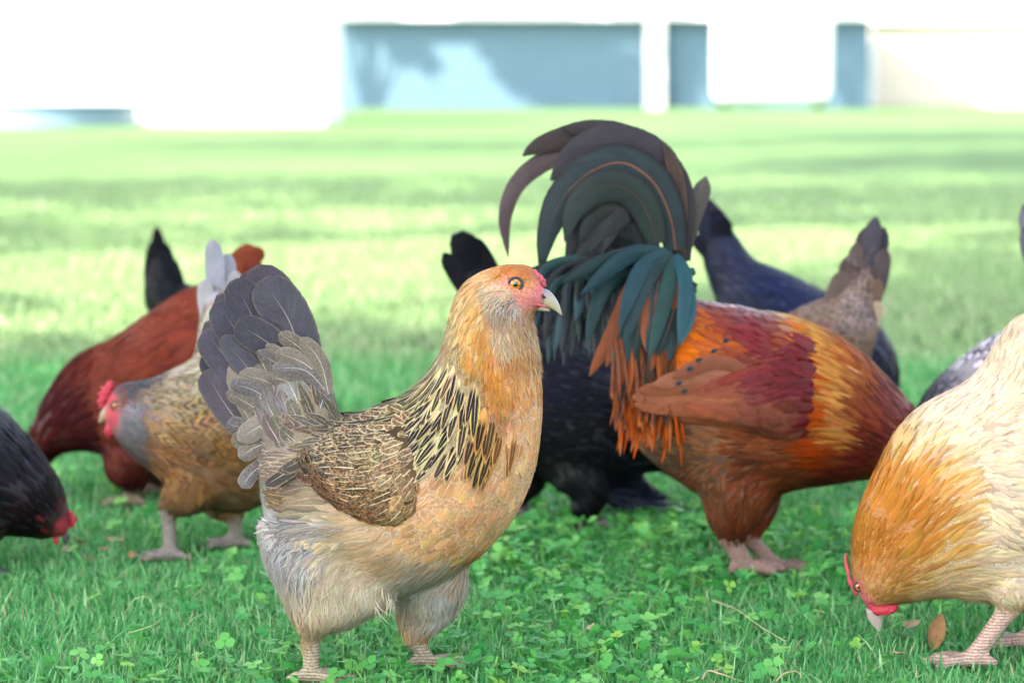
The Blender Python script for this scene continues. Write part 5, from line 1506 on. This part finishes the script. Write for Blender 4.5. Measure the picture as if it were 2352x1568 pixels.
def red_hen():
    R1, R2, R3 = '#6A3026', '#7E4032', '#4A1C1A'
    quick('dark mahogany red hen pecking head down behind the barred hen', 3.5, 330,
          [((560, 585), (560, 760), .045), ((500, 632), (540, 920), .075), ((410, 672), (490, 1040), .092), ((325, 728), (400, 1100), .096), ((255, 778), (310, 1100), .090), ((188, 808), (245, 1045), .078), ((138, 855), (185, 1036), .062), ((98, 922), (135, 1045), .048), ((68, 985), (105, 1078), .038), ((48, 1050), (85, 1105), .030), ((38, 1105), (66, 1135), .018)],
          [S(540, 620, 'silk', '#8A4630'), S(440, 670, 'silk', '#7E3E2E', '#8E5040'), S(350, 720, 'silk', '#7A3A2C', '#905040'), S(280, 770, 'silk', '#7A4034', '#8E5850'), S(200, 820, 'hack', '#6E3426', '#8A5038'), S(140, 880, 'hack', '#54201C', '#6A3028'), S(100, 950, 'hack', '#42161A', '#5A2420'), S(150, 960, 'hack', '#461A1C', '#5E2A24'), S(60, 1050, 'neck', '#4E1E1C'),
           S(220, 900, 'silk', '#6E382C', '#84503E'), S(300, 880, 'silk', '#74382A', '#8A4C3A'), S(400, 820, 'silk', '#74362A', '#8A4A38'), S(260, 980, 'silk', '#6A342C', '#7A443A'), S(400, 950, 'silk', '#64302A', '#784238'), S(200, 1020, 'silk', '#3E1C20'), S(500, 800, 'silk', '#703428'), S(320, 1060, 'silk', '#54241E', '#6A342A'), S(300, 1105, 'sock', '#4A201C')],
          [((330, 1010, .04), (300, 1060, .05), (310, 1120, .045), (300, 1200, .045), (.05, .04, .016, .009), -1, .055), ((380, 1010, -.04), (370, 1060, -.05), (380, 1110, -.045), (370, 1190, -.045), (.05, .04, .016, .009), -1, .055)],
          stump=[((470, 650), (540, 760), .045), ((520, 610), (560, 690), .03), ((560, 588), (585, 625), .012)],
          tail=[([(500, 690), (560, 610), (606, 572)], 44, (0, .01), '#7A3A28', '#8E5038', '#6A3024'), ([(510, 690), (560, 630), (598, 592)], 40, (.012, .02), '#70342A', '#8E5038', '#6A3024'), ([(490, 670), (540, 600), (585, 566)], 40, (-.012, -.01), '#84442E', '#8E5038', '#6A3024')],
          wings=([((190, 870), (215, 990), 0), ((230, 830), (270, 1010), 0), ((300, 800), (340, 990), 0), ((380, 760), (410, 930), 0), ((450, 730), (465, 830), 0), ((490, 730), (492, 770), 0)], [S(230, 900, 'silk', '#70382C', '#84503E'), S(330, 860, 'silk', '#76382A', '#8A4C3A'), S(430, 800, 'bay', '#6E342A', '#84483A')]),
          comb=([(30, 1080), (22, 1110), (32, 1140)], [.003, .008, .003]), beak=([(40, 1130), (36, 1150), (40, 1168)], [(64, 1136), (56, 1152), (42, 1168)], .008))


BK = dict(g=.65, var=.2)
def blacks(*pts):  # bluish colours among these seeds stand for sky sheen on black feathers
    out = []
    for p in pts:
        x, y, t = p[:3]
        t = 'silk' if t in ('cont', 'soft') else t
        c = p[3] if len(p) > 3 else '#101117'
        out.append(S(x, y, t, c, p[4] if len(p) > 4 else '#1A1C24', e=.15, **BK))
    return out


def black_hen_left():
    quick('black hen at the left edge pecking with her red face in the grass', 2.98, 60,
          [((-330, 900), (-320, 1060), .045), ((-240, 865), (-230, 1180), .078), ((-130, 872), (-120, 1225), .094), ((-30, 920), (-25, 1222), .092), ((40, 985), (18, 1226), .080), ((90, 1038), (52, 1230), .066), ((128, 1092), (80, 1232), .052), ((148, 1140), (105, 1236), .042), ((158, 1180), (126, 1232), .030), ((158, 1206), (140, 1230), .018), ((155, 1222), (146, 1232), .008)],
          blacks((-200, 950, 'cont'), (-100, 1000, 'cont'), (0, 960, 'cont', '#161A28', '#24304A'), (50, 1020, 'hack', '#141826', '#22304A'), (110, 1090, 'hack', '#14161E'), (60, 1150, 'hack', '#121318'), (0, 1100, 'cont', '#15161C'), (140, 1150, 'neck', '#14151A'), (100, 1210, 'neck', '#101116'), (-50, 1180, 'soft', '#121318'), (128, 1200, 'neck', '#121014'), (118, 1180, 'neck', '#121014'), (138, 1172, 'neck', '#121014'), (108, 1215, 'neck', '#121014'), (125, 1226, 'neck', '#121014'), (90, 1230, 'neck', '#121014')) +
          [S(150, 1200, 'skin', '#C8404E'), S(155, 1215, 'skin', '#C8404E'), S(142, 1222, 'skin', '#B03844')],
          [((-60, 1150, .045), (-40, 1190, .05), (-70, 1240, .045), (-60, 1320, .045), (.05, .035, .015, .009), 1, .055), ((-140, 1150, -.045), (-120, 1190, -.05), (-150, 1240, -.045), (-140, 1300, -.045), (.05, .035, .015, .009), 1, .055)],
          stump=[((-200, 900), (-320, 960), .05), ((-250, 840), (-340, 890), .03), ((-300, 790), (-360, 830), .01)],
          tail=[([(-270, 900), (-330, 800), (-370 + 14 * i, 700 + 10 * i)], 56, (0, .01 * (i - 2)), '#17181F', '#22242E', '#22242E') for i in range(5)],
          comb=([(158, 1172), (167, 1192), (163, 1212)], [.002, .0048, .002]), wattle=([(138, 1222, .010), (132, 1236, .012), (134, 1246, .010)], [.002, .004, .002]),
          beak=([(158, 1222), (160, 1236), (150, 1252)], [(142, 1230), (144, 1240), (149, 1252)], .007, '#4A4650', '#6A6466'), leg_col='#4A4A50')


def black_hen_middle():
    quick('black hen behind the front hen, her tail left of the rooster, belly under his tail', 3.32, 1290,
          [((1110, 700), (1130, 880), .045), ((1180, 715), (1190, 1030), .070), ((1270, 745), (1270, 1115), .084), ((1360, 785), (1365, 1130), .084), ((1440, 830), (1440, 1105), .074), ((1510, 890), (1505, 1080), .060), ((1565, 960), (1550, 1100), .048), ((1600, 1020), (1580, 1110), .036), ((1622, 1070), (1596, 1130), .028), ((1625, 1110), (1606, 1140), .016)],
          blacks((1150, 760, 'cont'), (1250, 820, 'cont'), (1280, 900, 'cont', '#15172A', '#22284A'), (1350, 1000, 'cont', '#14151C'), (1280, 1080, 'soft', '#121318'), (1400, 1080, 'soft', '#15161C'), (1450, 1100, 'soft', '#1C2430', '#2A3A50'), (1340, 1150, 'soft', '#111216'), (1500, 1000, 'hack'), (1580, 1050, 'neck'), (1330, 1180, 'sock', '#131317')),
          [((1300, 1080, .04), (1360, 1120, .05), (1332, 1190, .045), (1352, 1246, .045), (.032, .024, .014, .009), 1, .055), ((1200, 1060, -.04), (1220, 1100, -.05), (1150, 1160, -.045), (1157, 1256, -.045), (.03, .022, .013, .009), 1, .055)],
          stump=[((1220, 740), (1120, 820), .05), ((1150, 650), (1080, 710), .034), ((1110, 590), (1050, 630), .014)],
          tail=[([(1150, 760), (1090, 640), (1040 + 10 * i, 528 + 4 * abs(i - 2))], 52, (0, .012 * (i - 2)), '#17181F', '#22242E', '#22242E') for i in range(5)] +
               [([(1140, 770), (1070, 660), (1018, 580)], 46, (.012, .016), '#1C1C24', '#2A2A32', '#2A2A32'), ([(1180, 740), (1130, 630), (1085, 545)], 46, (.012, .016), '#15161C', '#22242E', '#22242E')],
          beak=([(1625, 1108), (1640, 1120), (1648, 1136)], [(1612, 1140), (1630, 1140), (1646, 1138)], .007, '#4A4650', '#6A6466'),
          comb=([(1610, 1050), (1632, 1070), (1638, 1100)], [.003, .007, .003]), leg_col='#8A8088',
          wings=([((1330, 960), (1330, 1080), 0), ((1370, 970), (1360, 1120), 0), ((1420, 1010), (1400, 1140), 0), ((1460, 1070), (1445, 1140), 0), ((1490, 1110), (1485, 1140), 0)], blacks((1370, 1040, 'cont'), (1440, 1110, 'cont', '#1A2230', '#2A3A50'))))


def black_hen_right():
    quick('black hen painted with blue sheen, feeding behind the rooster, her back and dull tail seen above his', 3.75, 1830,
          [((1650, 620), (1650, 760), .045), ((1705, 592), (1700, 870), .076), ((1800, 622), (1790, 960), .092), ((1890, 668), (1880, 980), .092), ((1965, 710), (1955, 980), .082), ((2022, 752), (2005, 975), .068), ((2052, 800), (2026, 965), .054), ((2064, 855), (2036, 970), .044), ((2062, 915), (2034, 990), .034), ((2050, 960), (2026, 1010), .026), ((2036, 1000), (2020, 1022), .014)],
          blacks((1660, 650, 'cont', '#222638', '#343C5A'), (1720, 640, 'cont', '#22283E', '#343E60'), (1800, 660, 'cont', '#182040', '#283A66'), (1740, 760, 'cont', '#1E2434', '#303C58'), (1880, 690, 'cont', '#1A2444', '#283C68'), (1960, 740, 'hack', '#1A2446', '#283C68'), (2040, 800, 'hack', '#141C38', '#22305A'), (2060, 880, 'hack', '#121628'), (1850, 850, 'cont'), (2040, 980, 'neck'), (1800, 950, 'soft')),  # blue sky sheen painted into her back and neck colours
          [((1800, 900, .045), (1830, 940, .05), (1800, 1000, .045), (1805, 1140, .045), (.05, .038, .015, .009), 1, .055), ((1850, 900, -.045), (1880, 940, -.05), (1860, 1000, -.045), (1865, 1130, -.045), (.05, .038, .015, .009), 1, .055)],
          stump=[((1740, 610), (1650, 700), .05), ((1700, 550), (1615, 610), .03), ((1660, 500), (1610, 540), .012)],
          tail=[([(1700, 650), (1660, 550), (1612 + 10 * i, 452 + 10 * i)], 52, (0, .012 * (i - 2)), ['#20222E', '#262838', '#2A2A38'][i % 3], '#383A4A', '#383A4A') for i in range(6)] +
               [([(1690, 660), (1640, 590), (1592, 540)], 44, (.014, .018), '#22242E', '#383A4A', '#383A4A'), ([(1700, 640), (1650, 560), (1598, 490)], 50, (.014, .018), '#262A38', '#383A4A', '#383A4A')],
          beak=([(2036, 1000), (2034, 1020), (2024, 1036)], [(2018, 1020), (2016, 1026), (2022, 1036)], .007, '#4A4650', '#6A6466'), comb=([(2056, 965), (2064, 985), (2052, 1006)], [.003, .006, .003]), leg_col='#6A6468')


def brown_hen_behind():
    BR = dict(e=.25, bar=.6, var=.18)
    quick('brown barred hen behind the rooster showing only her upright grey-brown tail and saddle', 3.36, 1880,
          [((2005, 700), (1995, 830), .045), ((1950, 678), (1960, 900), .070), ((1880, 690), (1890, 960), .084), ((1810, 722), (1820, 985), .085), ((1745, 760), (1760, 985), .076), ((1690, 800), (1710, 975), .060), ((1650, 850), (1680, 975), .046), ((1630, 905), (1668, 985), .036), ((1628, 955), (1660, 1000), .028), ((1640, 995), (1660, 1015), .014)],
          [S(1840, 700, 'cont', '#6E5C54', '#9A8474', **BR), S(1900, 700, 'cont', '#6A5A54', '#A8948A', **BR), S(1960, 720, 'cont', '#5E5050', '#9A8880', **BR), S(1990, 760, 'soft', '#8A7464', '#B09A84'), S(1780, 800, 'cont', '#6A5044', '#8A705C', **BR), S(1880, 850, 'cont', '#6E5646', '#8A705C', **BR), S(1700, 850, 'hack', '#7A5A3C', '#4A3A30', **BR), S(1645, 960, 'neck', '#7A5A40'), S(1990, 690, 'cont', '#6A5A52', '#A08E80', **BR), S(1960, 660, 'covt', '#5C5050', '#9A8880', **BR)],
          [((1790, 900, .03), (1760, 940, .035), (1760, 1040, .03), (1692, 1212, .03), (.05, .035, .015, .009), -1, .055), ((1820, 900, -.03), (1790, 940, -.035), (1780, 1040, -.03), (1735, 1200, -.03), (.05, .035, .015, .009), -1, .055)],
          stump=[((1910, 690), (2010, 790), .045), ((1945, 640), (2015, 720), .03), ((1975, 590), (2015, 640), .014)],
          tail=[([(1915, 745), (1940, 665), (1952, 585)], 46, (.010, .012), '#625652', '#9A8272', '#8A7468'), ([(1890, 745), (1915, 685), (1936, 622)], 44, (.012, .016), '#6E605A', '#A08878', '#8A7468'), ([(1960, 740), (1990, 620), (2012, 496)], 46, (.012, .012), '#524E58', '#6E6260', '#6A605E'), ([(1965, 745), (2005, 630), (2030, 520)], 46, (0, 0), '#4A464E', '#6A5A54', '#6A605E'), ([(1950, 735), (1975, 620), (1990, 520)], 44, (-.012, -.01), '#5A5054', '#8A7468', '#6A605E'), ([(1975, 750), (2015, 660), (2034, 570)], 42, (.014, .016), '#544A4C', '#8A6E58', '#6A605E'), ([(1940, 730), (1960, 640), (1968, 555)], 38, (.016, .018), '#6A5A58', '#9A8272', '#8A7468'), ([(1975, 770), (2005, 700), (2018, 640)], 36, (.02, .024), '#7A6254', '#B0907A', '#8A7468'), ([(1985, 790), (2010, 730), (2016, 690)], 30, (.022, .026), '#C8AE98', '#D8C4B0', '#C8AE98')],
          beak=([(1640, 995), (1630, 1010), (1632, 1026)], [(1656, 1012), (1646, 1020), (1634, 1026)], .007), comb=([(1622, 930), (1616, 960), (1628, 990)], [.003, .007, .003]))


def barred_hen():
    BB = dict(e=.62, var=.12, g=.3)
    quick('black and white laced hen, only her back seen between the rooster and the pale hen', 3.32, 2280,
          [((2470, 800), (2480, 960), .045), ((2400, 762), (2430, 1080), .074), ((2330, 752), (2350, 1140), .090), ((2262, 782), (2290, 1150), .090), ((2200, 828), (2225, 1120), .080), ((2150, 874), (2175, 1080), .066), ((2118, 916), (2145, 1058), .052), ((2102, 962), (2132, 1060), .042), ((2096, 1005), (2124, 1072), .032), ((2098, 1045), (2118, 1082), .024), ((2104, 1075), (2116, 1090), .012)],
          [S(2300, 770, 'brst', '#E6E0EA', '#0C0C10', **BB), S(2230, 815, 'brst', '#EAE6F0', '#08080C', **BB), S(2180, 860, 'brst', '#E2DCE6', '#0C0C10', **BB), S(2140, 895, 'neck', '#9A9AA8', '#101014', **BB), S(2110, 940, 'neck', '#5A5A68', '#24242C', **BB), S(2280, 950, 'cont', '#E2DCE6', '#0C0C10', **BB), S(2400, 850, 'cont', '#E2DCE6', '#0C0C10', **BB), S(2104, 1040, 'neck', '#6A6A74')],
          [((2280, 1060, .045), (2260, 1100, .05), (2290, 1150, .045), (2280, 1225, .045), (.05, .035, .015, .009), -1, .055), ((2340, 1060, -.045), (2320, 1100, -.05), (2350, 1150, -.045), (2340, 1215, -.045), (.05, .035, .015, .009), -1, .055)],
          stump=[((2370, 780), (2470, 860), .045), ((2390, 690), (2460, 740), .03), ((2390, 610), (2430, 630), .012)],
          tail=[([(2420, 790), (2405, 640), (2352, 466)], 62, (0, .0), '#8A8698', '#3E3C48', '#6A6878', .2, .5), ([(2420, 790), (2420, 640), (2380, 458)], 60, (.012, .014), '#8A8698', '#3E3C48', '#6A6878', .2, .5), ([(2420, 790), (2400, 660), (2352, 520)], 56, (.016, .02), '#6E6A7C', '#3E3C48', '#6A6878', .2, .4), ([(2430, 800), (2440, 650), (2420, 480)], 60, (-.014, -.016), '#8A8698', '#3E3C48', '#6A6878', .2, .5)],
          beak=([(2104, 1078), (2096, 1092), (2102, 1106)], [(2116, 1088), (2110, 1096), (2104, 1106)], .006), comb=([(2090, 1030), (2086, 1055), (2096, 1078)], [.003, .006, .003]), dens=.8)


def black_hen_far():
    quick('small black hen at the back with a pointed upright tail above the red hen', 4.2, 400,
          [((345, 620), (350, 720), .04), ((385, 640), (380, 800), .066), ((440, 655), (430, 870), .080), ((500, 670), (490, 880), .080), ((550, 690), (540, 870), .070), ((590, 730), (575, 860), .055), ((612, 775), (592, 860), .042), ((620, 820), (600, 875), .032), ((622, 860), (606, 900), .024), ((620, 890), (610, 908), .012)],
          blacks((360, 680, 'cont'), (450, 700, 'cont'), (550, 760, 'hack'), (450, 820, 'soft'), (610, 860, 'neck')),
          [((460, 830, .04), (480, 860, .045), (450, 930, .04), (455, 1010, .04), (.045, .034, .014, .008), 1, .05), ((500, 830, -.04), (520, 860, -.045), (490, 930, -.04), (495, 1000, -.04), (.045, .034, .014, .008), 1, .05)],
          stump=[((420, 650), (335, 720), .04), ((395, 610), (330, 660), .028), ((375, 570), (340, 600), .012)],
          tail=[([(370, 700), (366, 620), (360, 520)], 34, (0, 0), '#15161A', '#22242E', '#22242E'), ([(365, 700), (348, 640), (356, 545)], 38, (.01, .006), '#15161A', '#22242E', '#22242E'), ([(390, 700), (392, 640), (368, 550)], 42, (-.01, -.004), '#17181F', '#22242E', '#22242E'), ([(380, 700), (382, 640), (372, 570)], 40, (.014, .012), '#17181F', '#22242E', '#22242E'), ([(400, 700), (405, 650), (385, 590)], 40, (.016, .014), '#17181F', '#22242E', '#22242E')],
          beak=([(622, 886), (634, 900), (640, 914)], [(608, 908), (624, 912), (638, 915)], .006), comb=([(610, 830), (630, 846), (634, 872)], [.003, .006, .003]))


main_hen()
rooster()
buff_hen()
speckled_hen()
red_hen()
black_hen_left()
black_hen_middle()
black_hen_right()
brown_hen_behind()
barred_hen()
black_hen_far()


# ================================================================== small things lying in the grass
def stalk(name, label, cat, pts, r0, r1, mat, branches=()):
    """a dry stalk lying on the grass; pts: (px, py, height)"""
    P = catmull([np.array(on_ground(x, y, z)) for x, y, z in pts], 5)
    V, _ = tube_verts(P, np.linspace(r0, r1, len(P)), 6, up=(.1, .2, 1))
    vs_, fs_ = [V.reshape(-1, 3)], tube_faces(len(P), 6)
    off = len(vs_[0])
    for br in branches:
        P = catmull([np.array(on_ground(x, y, z)) for x, y, z in br], 4)
        V, _ = tube_verts(P, np.linspace(r1 * 1.2, r1 * .5, len(P)), 5, up=(.1, .2, 1))
        vs_.append(V.reshape(-1, 3)); fs_ += tube_faces(len(P), 5, off); off += len(vs_[-1])
    return tag(link_mesh(name, np_mesh(name, np.vstack(vs_), fs_), mat), label, cat)


M_STRAW = plain('straw', hx('#B8C48C', .6), .6, .2, 60)
M_DRY = plain('dry_leaf_tissue', hx('#B98A5A', .7), .7, .35, 90, .4)
M_CHIP = plain('pale_husk', hx('#C8B090', .6), .7, .25, 120, .4)
stalk('grass_stalk', 'long pale cut grass stalk lying on the clover left of the pecking pale hen', 'grass stalk',
      [(1636, 1378, .036), (1690, 1398, .040), (1750, 1440, .040), (1806, 1472, .036)], .0009, .0004, M_STRAW,
      [[(1690, 1398, .040), (1670, 1410, .038)], [(1770, 1452, .039), (1806, 1478, .036), (1760, 1488, .034)], [(1740, 1432, .04), (1770, 1462, .034)], [(1690, 1397, .041), (1655, 1388, .038)]])
stalk('grass_stalk', 'thin bent dry stalk arching over the grass left of the front hen', 'grass stalk',
      [(285, 1412, .03), (310, 1375, .05), (350, 1372, .052), (365, 1400, .03)], .0007, .0004, M_STRAW)
stalk('grass_stalk', 'pale dry blade lying in the grass below the arching stalk', 'grass stalk',
      [(300, 1452, .03), (345, 1438, .045), (372, 1420, .045)], .0008, .0004, M_STRAW)
stalk('root_bit', 'curled pale dry root lying in the grass at the bottom right of centre', 'root',
      [(1612, 1560, .025), (1625, 1540, .032), (1650, 1545, .032), (1672, 1552, .03), (1690, 1560, .026)], .0012, .0006, M_CHIP,
      [[(1635, 1542, .032), (1660, 1534, .034), (1680, 1536, .03)], [(1790, 1560, .025), (1805, 1545, .033), (1830, 1542, .034), (1838, 1556, .028)]][:1])
stalk('root_bit', 'small looped dry root right of the larger pale root', 'root',
      [(1782, 1564, .025), (1800, 1546, .033), (1830, 1541, .034), (1842, 1556, .028)], .0009, .0005, M_CHIP)


def leaf(name, label, cat, px, py, z, L, Wd, az, tilt, mat, curl=.3, roll=0):
    c = np.array(on_ground(px, py, z))
    n, m_ = 12, 7
    V, F = [], []
    R = np.array(Matrix.Rotation(az, 3, 'Z') @ Matrix.Rotation(tilt, 3, 'Y') @ Matrix.Rotation(roll, 3, 'X'))
    for k in (0, 1):
        for i in range(n):
            t = i / (n - 1)
            w = Wd * math.sin(math.pi * min(1, .06 + t * .92)) ** .7 * .5
            for j in range(m_):
                u = j / (m_ - 1) * 2 - 1
                p = np.array([(t - .5) * L, u * w, curl * L * (t - .5) ** 2 + curl * .8 * w * u * u + .0006 * math.sin(9 * t + 4 * u) + k * .0004])
                V.append(c + R @ p)
    for k in (0, 1):
        o = k * n * m_
        for i in range(n - 1):
            for j in range(m_ - 1):
                f = (o + i * m_ + j, o + i * m_ + j + 1, o + (i + 1) * m_ + j + 1, o + (i + 1) * m_ + j)
                F.append(f if k else f[::-1])
    return tag(link_mesh(name, np_mesh(name, V, F), mat), label, cat)


leaf('dry_leaf', 'curled brown dry leaf standing in the grass under the pale hen', 'leaf', 2147, 1452, .022, .042, .020, 1.0, -.9, M_DRY, .5, .8)
leaf('dry_leaf', 'small pale shrivelled leaf between the beak of the pale hen and the brown leaf', 'leaf', 2092, 1436, .024, .022, .010, .3, -.2, M_CHIP, .6, .5)
leaf('husk', 'small grey-white seed husk lying in the clover below the pale hen', 'husk', 2062, 1500, .022, .016, .007, .4, .1, M_CHIP, .3)
leaf('husk', 'pale dry husk tipped up in the grass right of the front hen', 'husk', 1356, 1440, .028, .014, .006, .8, -.4, M_CHIP, .3)
k = 0
for x, y, w in ((150, 1262, 'leftmost'), (185, 1245, 'second from the left'), (205, 1282, 'lowest'), (240, 1262, 'palest, in the middle'), (262, 1240, 'highest'), (300, 1275, 'second from the right'), (335, 1285, 'rightmost')):
    k += 1
    o = leaf('dry_leaf', 'dry tan leaf scrap beside the left black hen, ' + w, 'leaf', x, y, .02, .018 + .003 * (k % 3), .008, k * 1.3, -.3 + .2 * (k % 3), M_CHIP if k % 2 else M_DRY, .4, .4)
    o['group'] = 'dry leaf scraps in the worn patch'


# ================================================================== the grass itself
GQ = 1.0
grass_object('grass', [
    blade_field(int(100000 * GQ), (-1.15, 1.15, 2.15, 3.3), .027, .0025, .6),
    *[blade_field(420, (f[0] - .07, f[0] + .07, f[1] - .075, f[1] + .03), .019, .0027, .5, 1) for f in FEET if f[1] < 3.2],
    blade_field(int(5400 * GQ), (-1.15, 1.15, 2.15, 3.6), .040, .0030, .8),
    blade_field(int(77000 * GQ), (-2.0, 2.0, 3.2, 5.4), .031, .0036, .5),
], M_GRASS, 'short mown green grass covering the lawn under the chickens', 'grass')
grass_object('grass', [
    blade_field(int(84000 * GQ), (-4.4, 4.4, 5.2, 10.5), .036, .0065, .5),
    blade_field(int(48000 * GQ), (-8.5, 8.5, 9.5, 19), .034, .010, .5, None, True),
], M_GRASS_FAR, 'open stretch of mown lawn grass behind the chickens, painted pale as if sunlit', 'grass')
grass_object('clover', [clover_field(int(12000 * GQ), (-1.15, 1.15, 2.2, 3.3)), clover_field(int(6000 * GQ), (-1.6, 1.6, 3.3, 4.6))],
             M_CLOVER, 'low green clover leaves growing among the grass blades', 'clover')
